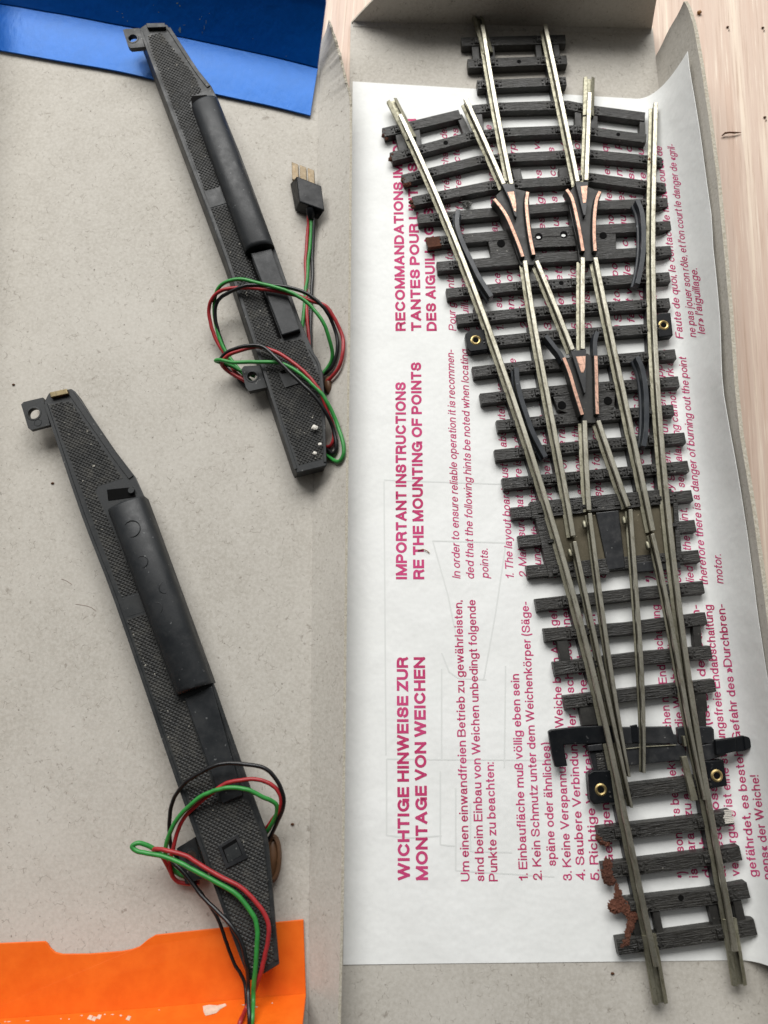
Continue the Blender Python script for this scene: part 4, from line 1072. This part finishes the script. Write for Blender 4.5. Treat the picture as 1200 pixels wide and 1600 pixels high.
def half_barrel(parent, l0, l1, r0, r1, z0, z1, rise, name='coil_barrel'):
    """Rounded barrel from its far end (l0, r0) to its near end (l1, r1), photo positions of the two long edges."""
    A0, B0 = P(*l0, z0), P(*r0, z0); A1, B1 = P(*l1, z1), P(*r1, z1); n = 20; mb = MB()
    st = [(0, .80), (.006, .93), (.016, 1), (.5, 1), (.98, 1), (.994, .95), (1, .84)]; vs = []
    for t, k in st:
        a = A0.lerp(A1, t); b = B0.lerp(B1, t); c = (a + b) / 2; hw = (b - a) / 2
        for i in range(n + 1):
            th = pi * i / n
            p = c - hw * (cos(th) * (0.97 + .03 * k)); p.z += rise * k * (max(0, sin(th)) ** 0.8); vs.append(p)
        for i in (n, 0):
            p = vs[-(n + 1) + i].copy() if i == n else vs[-(n + 2)].copy(); vs.append(Vector((p.x, p.y, z0 - 2.5)))
    m = n + 3
    fs = [(i * m + j, i * m + (j + 1) % m, (i + 1) * m + (j + 1) % m, (i + 1) * m + j) for i in range(len(st) - 1) for j in range(m)]
    fs += [tuple(range(m)), tuple(range((len(st)) * m - 1, (len(st) - 1) * m - 1, -1))]
    mb.add(vs, fs); return mb.build(name, M['barrel'], parent, smooth=True)
def prism_px(parent, name, mat, pts, zt, zb, bevel=.15, spread=None, right=(0, 0, 0)):
    top = [P(x, y, zt(y) if callable(zt) else zt) for x, y in pts]
    bot = [Vector((p.x, p.y, zb(y) if callable(zb) else zb)) for p, (x, y) in zip(top, pts)]
    if spread:
        c = sum(top, Vector()) / len(top)
        bot = [b + Vector(spread) if (b.x - (c.x + (b.y - c.y) * -0.36)) < 0 else b + Vector(right) for b in bot]
    mb = MB(); mb.prism(top, bot); return mb.build(name, M[mat], parent, bevel=bevel)
def rim_strip(parent, pts, zf, w, h=.28):
    q = [P(x, y, zf(y)) for x, y in pts]; mb = MB(); mb.extrude(spline(q, 4), [(-w, -.05), (w, -.05), (w * .8, h), (-w * .8, h)]); return mb.build('rim', M['motor'], parent)
def ear(parent, pts, hole, zt, th=1.1, r=1.45):
    e = prism_px(parent, 'mounting_ear', 'motor', pts, zt, zt - th, bevel=.2)
    return e

# ---- upper motor
mo = thing('point_motor', 'black point motor lying against the blue panel, its wires ending in a plug', 'point motor', P(370, 400, ZF), 'black point motors in the grey tray')
zu = lambda y: lerp(8.2, 6.9, (y - 40) / 700)
body = [(217, 45), (227, 38), (261, 38), (309, 108), (330, 134), (342, 158), (376, 242), (429, 386), (468, 498), (486, 540), (505, 583), (511, 724), (510, 728), (464, 739), (460, 730), (352, 405)]
prism_px(mo, 'housing', 'motor', body, zu, lambda y: lerp(3.4, 2.2, min(1, (y - 40) / 300)), bevel=.22, spread=(-1.15, 0, 0))
prism_px(mo, 'end_lug', 'motor', [(228, 36), (257, 35.5), (259, 42), (230, 43)], 9.1, 6, bevel=.12)
knurl(mo, [(231, 56), (252, 52), (303, 116), (316, 143), (302, 149), (297, 160), (310, 200), (337, 270), (345, 292), (319, 297), (310, 272), (236, 80)], zu, radians(62))
prism_px(mo, 'smooth_pad', 'motor', [(319, 299), (346, 291), (355, 317), (328, 325)], lambda y: zu(y) + .12, 6.5, bevel=.05)
knurl(mo, [(328, 328), (356, 318), (384, 396), (392, 410), (437, 530), (440, 534), (474, 530), (481, 548), (499, 587), (505, 700), (504, 717), (467, 727), (427, 616), (394, 508)], zu, radians(62))
rim_strip(mo, [(221, 50), (300, 258), (356, 405), (462, 733)], zu, .42)
rim_strip(mo, [(264, 45), (305, 108), (326, 136)], zu, .55)
rim_strip(mo, [(484, 545), (502, 586), (508, 722)], zu, .35)
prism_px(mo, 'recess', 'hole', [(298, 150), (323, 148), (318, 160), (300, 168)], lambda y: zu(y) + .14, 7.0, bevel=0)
half_barrel(mo, (300, 171), (383, 398), (341, 156), (429, 386), 8.2, 7.9, 3.1)
prism_px(mo, 'slide_cover', 'barrel', [(391, 395), (424, 388), (469, 515), (440, 524)], lambda y: zu(y) + 1.5, 6.5, bevel=.3)
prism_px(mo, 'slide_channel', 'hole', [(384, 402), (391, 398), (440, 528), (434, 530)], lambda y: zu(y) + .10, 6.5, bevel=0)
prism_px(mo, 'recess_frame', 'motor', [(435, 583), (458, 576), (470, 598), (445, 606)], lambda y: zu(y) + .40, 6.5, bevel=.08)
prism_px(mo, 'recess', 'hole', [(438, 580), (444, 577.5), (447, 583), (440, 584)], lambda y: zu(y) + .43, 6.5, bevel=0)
def holed_plate(parent, quad, hole, zt, th, r, name='mounting_ear', mat='motor'):
    """A lug with a real hole through it: an outer ring of points joined to a round bore."""
    c = P(hole[0], hole[1], zt); Qd = [P(x, y, zt) for x, y in quad]; n = 32; outer = []; inner = []
    for k in range(n):
        a = 2 * pi * k / n; d = Vector((cos(a), sin(a), 0)); best = None
        for i in range(len(Qd)):
            p, q = Qd[i - 1], Qd[i]; e = q - p; den = d.x * e.y - d.y * e.x
            if abs(den) < 1e-9: continue
            t = ((p.x - c.x) * e.y - (p.y - c.y) * e.x) / den; u = ((p.x - c.x) * d.y - (p.y - c.y) * d.x) / den
            if t > 0 and -1e-6 <= u <= 1 + 1e-6 and (best is None or t < best): best = t
        outer.append(c + d * (best or r * 2)); inner.append(c + d * r)
    for q in Qd:   # keep the corners
        k = min(range(n), key=lambda i: (outer[i] - q).length); outer[k] = q.copy()
    vs = outer + inner + [p - Vector((0, 0, th)) for p in outer] + [p - Vector((0, 0, th)) for p in inner]; fs = []
    for k in range(n):
        j = (k + 1) % n
        fs += [(k, j, n + j, n + k), (2 * n + k, 3 * n + k, 3 * n + j, 2 * n + j), (k, 2 * n + k, 2 * n + j, j), (n + k, n + j, 3 * n + j, 3 * n + k)]
    mb = MB(); mb.add(vs, fs); mb.lathe((c.x, c.y, zt), [(r, -.02), (r + .05, .12), (r + .4, .10), (r + .5, -.02)], 24)
    return mb.build(name, M[mat], parent)
holed_plate(mo, [(192, 47), (196, 45), (218, 44), (226, 73), (204, 75), (200, 72)], (207.5, 60), 8.6, 1.3, 1.15)
holed_plate(mo, [(377, 577), (381, 572), (410, 571), (417, 605), (389, 611), (384, 605)], (394, 588), 6.0, 1.8, 1.15)
mb = MB(); c = P(513, 602, 3.5); mb.blob(c, 1.25, 3, .1, (.8, 1.9, 1.2), 3); mb.build('coil_end', M['coil'], mo, smooth=True)
H = 8.9
wire(mo, 'green', [(500, 588, 4), (512, 574, 4.5), (519, 554, 6), (514, 528, 8), (504, 502, 9.5), (486, 478, 10), (460, 460, 10.6), (430, 449, 10.9), (397, 441, 10.4), (371, 436, 10), (350, 442, 9), (339, 455, 7.6), (335, 478, 5.6), (338, 510, 4), (350, 545, 3.2), (371, 574, 3), (392, 596, 3)])
wire(mo, 'red', [(511, 596, 3.5), (529, 575, 3.5), (536, 550, 4.8), (534, 524, 6.5), (523, 498, 8.5), (508, 478, 9.3), (486, 470, 9.6), (456, 460, 9.9), (419, 453, 9.9), (387, 450, 9.5), (361, 450, 9), (341, 457, 8), (329, 472, 6.5), (327, 491, 5), (334, 522, 3.6), (350, 552, 2.6), (372, 585, 2.2), (400, 600, 2.2)])
wire(mo, 'black', [(502, 589, 3), (518, 573, 3.2), (527, 546, 5), (523, 513, 7.2), (508, 483, 9.2), (484, 462, 10.2), (452, 449, 10.6), (419, 446, 10.4), (382, 447, 9.8), (354, 459, 8.2), (339, 474, 6.3), (337, 500, 4.6), (345, 530, 3.2), (358, 561, 2.4), (378, 598, 2), (396, 606, 2)])
wire(mo, 'green', [(398, 588, 3.0), (374, 578, 3.2), (361, 571, 3.8), (347, 567, 5.0), (337, 564, 6), (345, 562.5, 7), (371, 566, 8.2), (404, 565.5, 8.9), (430, 566, 9.0), (452, 573, 8.9), (473, 587, 8.9), (491, 604, 8.9), (508, 624, 8.6), (525, 658, 7.4), (536, 691, 5.5), (536, 710, 4), (527, 721, 3), (511, 712, 2.6), (500, 702, 2.6)])
wire(mo, 'black', [(392, 596, 2.2), (370, 588, 2.6), (355, 576, 3.8), (344, 564, 5.6), (356, 550, 7.4), (380, 541, 8.7), (402, 540, 9.4), (417, 545, 9.6), (430, 558, 10.2), (441, 570, 10.2), (462, 590, 9.9), (486, 613, 9.6), (506, 639, 8.6), (520, 669, 6.6), (526, 695, 4.2), (521, 708, 3), (512, 702, 2.4), (500, 696, 2.4)])
wire(mo, 'red', [(388, 598, 3.2), (362, 583, 3.2), (350, 574, 4.6), (347, 566, 6), (358, 554, 7.4), (384, 545, 8.4), (404, 542, 8.8), (420, 545, 9.0), (439, 554, 9.2), (465, 572, 9.2), (486, 593, 9), (501, 615, 8.6), (511, 641, 7.6), (520, 665, 6.2), (522, 688, 4.0), (513, 698, 2.8), (500, 694, 2.4)])
wire(mo, 'red', [(482, 336, 3.2), (480.5, 360, 2.2), (478, 402, 1.7), (478.5, 467, 1.7), (482, 528, 1.8), (490, 570, 2)])
wire(mo, 'green', [(485.5, 336, 3.2), (485, 370, 2.4), (480, 430, 1.8), (474, 493, 1.8), (468, 540, 2)])
wire(mo, 'black', [(490, 336, 3.2), (488.5, 396, 1.8), (487.5, 451, 1.7), (485, 526, 1.7), (488, 570, 2)])
mb = MB(); mb.prism([P(x, y, 5.6) for x, y in ((463.5, 275), (502.5, 290), (507.5, 329), (468, 315))], [P(x, y, 1.4) for x, y in ((453, 287), (490, 303), (497, 344), (461, 330))])
plug = mb.build('plug', M['jet'], mo, bevel=.28)
mb = MB(); mb.tube([P(485, 326, 4.4), P(485.5, 334, 4.0), P(486, 341, 3.2)], [1.15, 1.1, .85], 12); mb.build('cable_boot', M['jet'], plug, smooth=True)
for i in range(3):
    a = 455.5 + i * 12.5; yb = 252.5 + i * 4.6
    prism_px(plug, 'plug_contact', 'contact', [(a, yb), (a + 10.5, yb + 4.4), (a + 11.3, yb + 32), (a + .8, yb + 27)], 4.2, 2.9, bevel=.12)
    mb = MB()

# ---- lower motor
ml = thing('point_motor', 'black point motor lying across the orange flap, wires trailing over its lower end', 'point motor', P(250, 1050, ZF), 'black point motors in the grey tray')
zl = lambda y: lerp(6.6, 7.6, (y - 600) / 930)
body = [(68, 629), (76, 614), (111, 607), (117, 611), (181, 705), (198, 727), (212, 745), (227, 778), (265, 880), (328, 1050), (392, 1231), (418, 1303), (425, 1366), (431, 1440), (437, 1507), (414, 1521), (390, 1533), (356, 1443), (317, 1337), (276, 1222), (179, 940), (127, 804)]
prism_px(ml, 'housing', 'motor', body, zl, lambda y: lerp(1.2, 3.0, max(0, (y - 1350) / 180)), bevel=.25, spread=(-.5, 0, 0), right=(-1.5, 0, 0))
prism_px(ml, 'brass_tab', 'oldbrass', [(77, 613), (104, 607), (106, 615), (79, 621)], 7.6, 5.5, bevel=.15)
knurl(ml, [(77, 632), (110, 626), (192, 747), (152, 760), (150, 770), (178, 830), (217, 925), (190, 933)], zl, radians(65))
prism_px(ml, 'smooth_pad', 'motor', [(189, 936), (218, 927), (228, 955), (199, 964)], lambda y: zl(y) + .08, 5.5, bevel=.05)
knurl(ml, [(198, 968), (228, 958), (276, 1090), (290, 1096), (342, 1252), (380, 1247), (388, 1250), (411, 1310), (418, 1368), (424, 1440), (430, 1500), (416, 1510), (393, 1522), (358, 1432)], zl, radians(65))
rim_strip(ml, [(72, 632), (130, 804), (182, 940), (279, 1222), (359, 1443), (391, 1528)], zl, .42)
rim_strip(ml, [(112, 615), (178, 710), (205, 746)], zl, .7)
rim_strip(ml, [(334, 1075), (388, 1231), (414, 1304), (421, 1366), (432, 1500)], zl, .4)
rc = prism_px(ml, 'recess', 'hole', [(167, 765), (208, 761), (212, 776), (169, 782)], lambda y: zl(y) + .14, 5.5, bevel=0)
mb = MB(); p = P(204.5, 766, 7.6); mb.disc(p, .75, 2, 16); mb.build('locating_pin', M['motor'], ml, bevel=.1)
bar_ = half_barrel(ml, (170, 799), (277, 1087), (227, 776), (333, 1067), 7.0, 7.2, 3.3)
mb = MB()
for x, y, r_ in ((206, 826, 1.9), (222, 878, 1.35), (258, 918, 1.3), (245, 951, 1.35)):
    # ejector rings moulded on the barrel
    l0, r0 = Vector((170, 799)), Vector((222, 778)); t = (y - 790) / 290; cx_ = lerp(196, 303, t); off = (x - cx_) / 27.0
    zz = 7.1 + 3.3 * max(0, 1 - off * off) ** .45
    c = P(x, y, zz); ring_ = []
    for k in range(25):
        a = 2 * pi * k / 24; q = c + Vector((r_ * cos(a) * .95, r_ * sin(a), 0)); o2 = (Q(q)[0] - lerp(196, 303, (Q(q)[1] - 790) / 290)) / 27.0
        q.z = 7.1 + 3.3 * max(0, 1 - o2 * o2) ** .45 + .02; ring_.append(q)
    mb.tube(ring_, .11, 6, caps=False)
mb.build('moulding_ring', M['barrel'], bar_, smooth=True)
prism_px(ml, 'slide_cover', 'barrel', [(288, 1091), (331, 1072), (379, 1243), (347, 1256)], lambda y: zl(y) + .85, 5.5, bevel=.2)
prism_px(ml, 'recess_frame', 'dark', [(340, 1322), (371, 1303), (387, 1341), (353, 1358)], lambda y: zl(y) + .48, 5.5, bevel=.1)
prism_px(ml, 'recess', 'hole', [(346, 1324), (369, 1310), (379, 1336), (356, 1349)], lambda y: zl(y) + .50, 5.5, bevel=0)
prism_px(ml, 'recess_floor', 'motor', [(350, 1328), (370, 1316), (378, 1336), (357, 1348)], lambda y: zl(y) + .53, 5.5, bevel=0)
holed_plate(ml, [(33, 632), (37, 628), (67, 621), (78, 664), (48, 672), (44, 669)], (53, 646), 6.4, 1.2, 1.35)
holed_plate(ml, [(276, 1326), (304, 1309), (322, 1370), (290, 1382)], (298, 1339), 4.0, 1.6, 1.2)
mb = MB(); p = P(59, 660, 6.43); mb.lathe(p, [(.75, 0), (.8, .07), (.9, .07), (.95, 0)], 20); mb.build('moulding_ring', M['motor'], ml, smooth=True)
mb = MB()
for k in range(4):
    c = P(426, 1341, 2.0 + .55 * k); ra = 1.55 - .12 * abs(k - 1); rb = 4.5 - .2 * abs(k - 1)
    mb.tube([c + Vector((ra * cos(a), rb * sin(a), 0)) for a in [pi * 2 * i / 24 for i in range(25)]], .40, 6, caps=False)
mb.blob(P(425.5, 1341, 2.6), 2.0, 11, .08, (.72, 2.1, .7), 3)
mb.build('coil_end', M['coil'], ml, smooth=True)
wire(ml, 'black', [(415, 1318, 3.5), (426, 1300, 5), (438, 1275, 7.5), (443, 1248, 9.4), (433, 1220, 10.4), (414, 1201, 11), (383, 1194, 11.2), (345, 1194, 11), (312, 1207, 10.2), (284, 1229, 8.6), (268, 1259, 6.4), (264, 1297, 4.4), (268, 1326, 3), (280, 1345, 2.4)], .52)
wire(ml, 'red', [(412, 1300, 4), (424, 1284, 6), (436, 1267, 8), (438, 1245, 9.4), (427, 1227, 9.9), (405, 1219, 10.2), (378, 1219, 10.2), (350, 1226, 9.6), (320, 1248, 8.9), (290, 1275, 7.6), (276, 1303, 6.0), (270, 1328, 5.4), (266, 1350, 4.6), (272, 1373, 3.4), (290, 1380, 2.6), (312, 1378, 2.4)], .52)
wire(ml, 'green', [(413, 1304, 4), (422, 1292, 5.6), (432, 1273, 7.5), (430, 1256, 8.9), (411, 1245, 10), (386, 1234, 10.8), (356, 1231, 10.9), (323, 1240, 10.2), (293, 1262, 9), (271, 1289, 7.6), (259, 1320, 6.2), (262, 1345, 4.6), (276, 1364, 3.2), (300, 1372, 2.4)], .56)
wire(ml, 'green', [(252, 1336, 6.4), (236, 1324, 7.2), (218, 1317, 8), (206.5, 1322, 8.2), (213, 1330, 8.2), (229, 1333, 8.2), (262, 1340, 8.4), (298, 1357, 8.9), (334, 1376, 9.1), (367, 1396, 9.1), (392, 1424, 9.1), (401, 1449, 9.1), (401, 1490, 9), (398, 1525, 8.6), (396, 1560, 8), (393, 1600, 7.6), (390, 1660, 7)], .6)
wire(ml, 'red', [(270, 1370, 3.2), (262, 1352, 4.4), (252, 1336, 6), (240, 1327, 7.2), (262, 1329, 8.6), (290, 1337, 8.8), (317, 1354, 8.9), (350, 1372, 9), (381, 1391, 9), (405, 1416, 9), (418.5, 1443, 9), (419, 1468, 9), (414, 1495, 8.9), (407, 1521, 8.4), (396, 1553, 6.8), (384, 1578, 6.4), (374, 1603, 6.2), (366, 1660, 6)], .56)
wire(ml, 'black', [(262, 1338, 4.2), (273, 1350, 5), (290, 1366, 5.6), (312, 1396, 6.2), (339, 1424, 7.6), (361, 1446, 8.9), (377, 1473, 9), (385, 1506, 9), (388, 1545, 8.2), (389, 1602, 7.6), (390, 1660, 7)], .52)
wire(ml, 'black', [(300, 1376, 3), (318, 1400, 3.6), (338, 1432, 4.4), (352, 1466, 4.6), (366, 1505, 4.4), (382, 1535, 4.6), (386, 1575, 5), (388, 1640, 5)], .45)

# ================================================================== LITTLE THINGS LYING ABOUT
def bit(name, label, cat, mat, fn, group=None):
    mb = MB(); fn(mb); return tag(mb.build(name, M[mat], None, smooth=True), label, cat, group)
bit('bark_sliver', 'thin brown sliver of bark lying on the wooden table', 'splinter', 'brownbit', lambda m: m.tube([P(1128, 212, .5), P(1133, 208, .8), P(1140, 207, .9), (P(1148, 207.5, .7)), P(1158, 207, .4)], [.14, .27, .22, .25, .08], 7))
bit('tan_crumb', 'small tan crumb on the table near the upper end of the box wall', 'crumb', 'tan', lambda m: m.blob(P(1093, 19, .5), .55, 3, .4, (1.1, .9, .8)))
for (x, y, lab) in ((1192, 43, 'tiny brown crumb on the table close to the upper right corner'), (1195, 183, 'tiny dark crumb on the table right of the bark sliver'), (1137, 42, 'tiny pair of pale brown specks on the table right of the tan crumb')):
    bit('crumb', lab, 'crumb', 'brownbit', lambda m: (m.blob(P(x, y, .25), .3, x, .4, (1.3, .8, .7)), m.blob(P(x + 2, y + 5, .2), .16, x + 2, .4)), 'crumbs on the table')
bit('straw_fibre', 'bent straw-coloured fibre lying on the printed letters THE', 'fibre', 'tan', lambda m: m.tube([onto(P(653, 860, ZP), .2), onto(P(661, 858, ZP), .3), onto(P(668, 861, ZP), .3), onto(P(671, 864, ZP), .2)], .10, 6))
def fluff(m):
    c = P(729, 318, 2.0)
    for k in range(22):
        d = [Vector((random.gauss(0, .55), random.gauss(0, .45), random.gauss(0, .25))) for _ in range(4)]
        m.tube(spline([c + q for q in d], 4), .09, 5)
bit('fluff_clump', 'dark tangled clump of fluff on the leaflet between two sleepers', 'fluff', 'fluff', fluff)
for (x, y, r_, lab) in ((492, 668, .7, 'largest pale flake on the end of the motor with the plug'), (500, 694, .42, 'middle pale flake on the end of the motor with the plug'), (492, 708, .45, 'lowest pale flake on the end of the motor with the plug')):
    bit('paint_flake', lab, 'flake', 'flake', lambda m: m.blob(P(x, y, 8.0), r_, x, .5, (1, .8, .4)), 'pale flakes on the motor')
for pts, lab in (([(118, 944), (132, 946), (142, 949), (150, 955)], 'short reddish hair on the grey card left of the lower motor'), ([(96, 905), (103, 907), (112, 913)], 'faint curved hair on the grey card beside the lower motor'), ):
    bit('hair', lab, 'hair', 'hair', lambda m: m.tube(spline([P(x, y, 1.05) for x, y in pts], 5), .035, 5), 'loose hairs on the grey card')
for (x, y, lab) in ((21, 601, 'dark speck on the grey card above the motor with the brass tab'), (82, 755, 'reddish speck on the grey card left of the lower motor'), (457, 1288, 'dark crumb on the grey card right of the coil of the lower motor'), (957, 1521, 'dark crumb on bare card below the leaflet')):
    bit('crumb', lab, 'crumb', 'brownbit', lambda m: m.blob(P(x, y, 1.15), .3, x, .5, (1.2, .8, .6)), 'crumbs on the grey card')
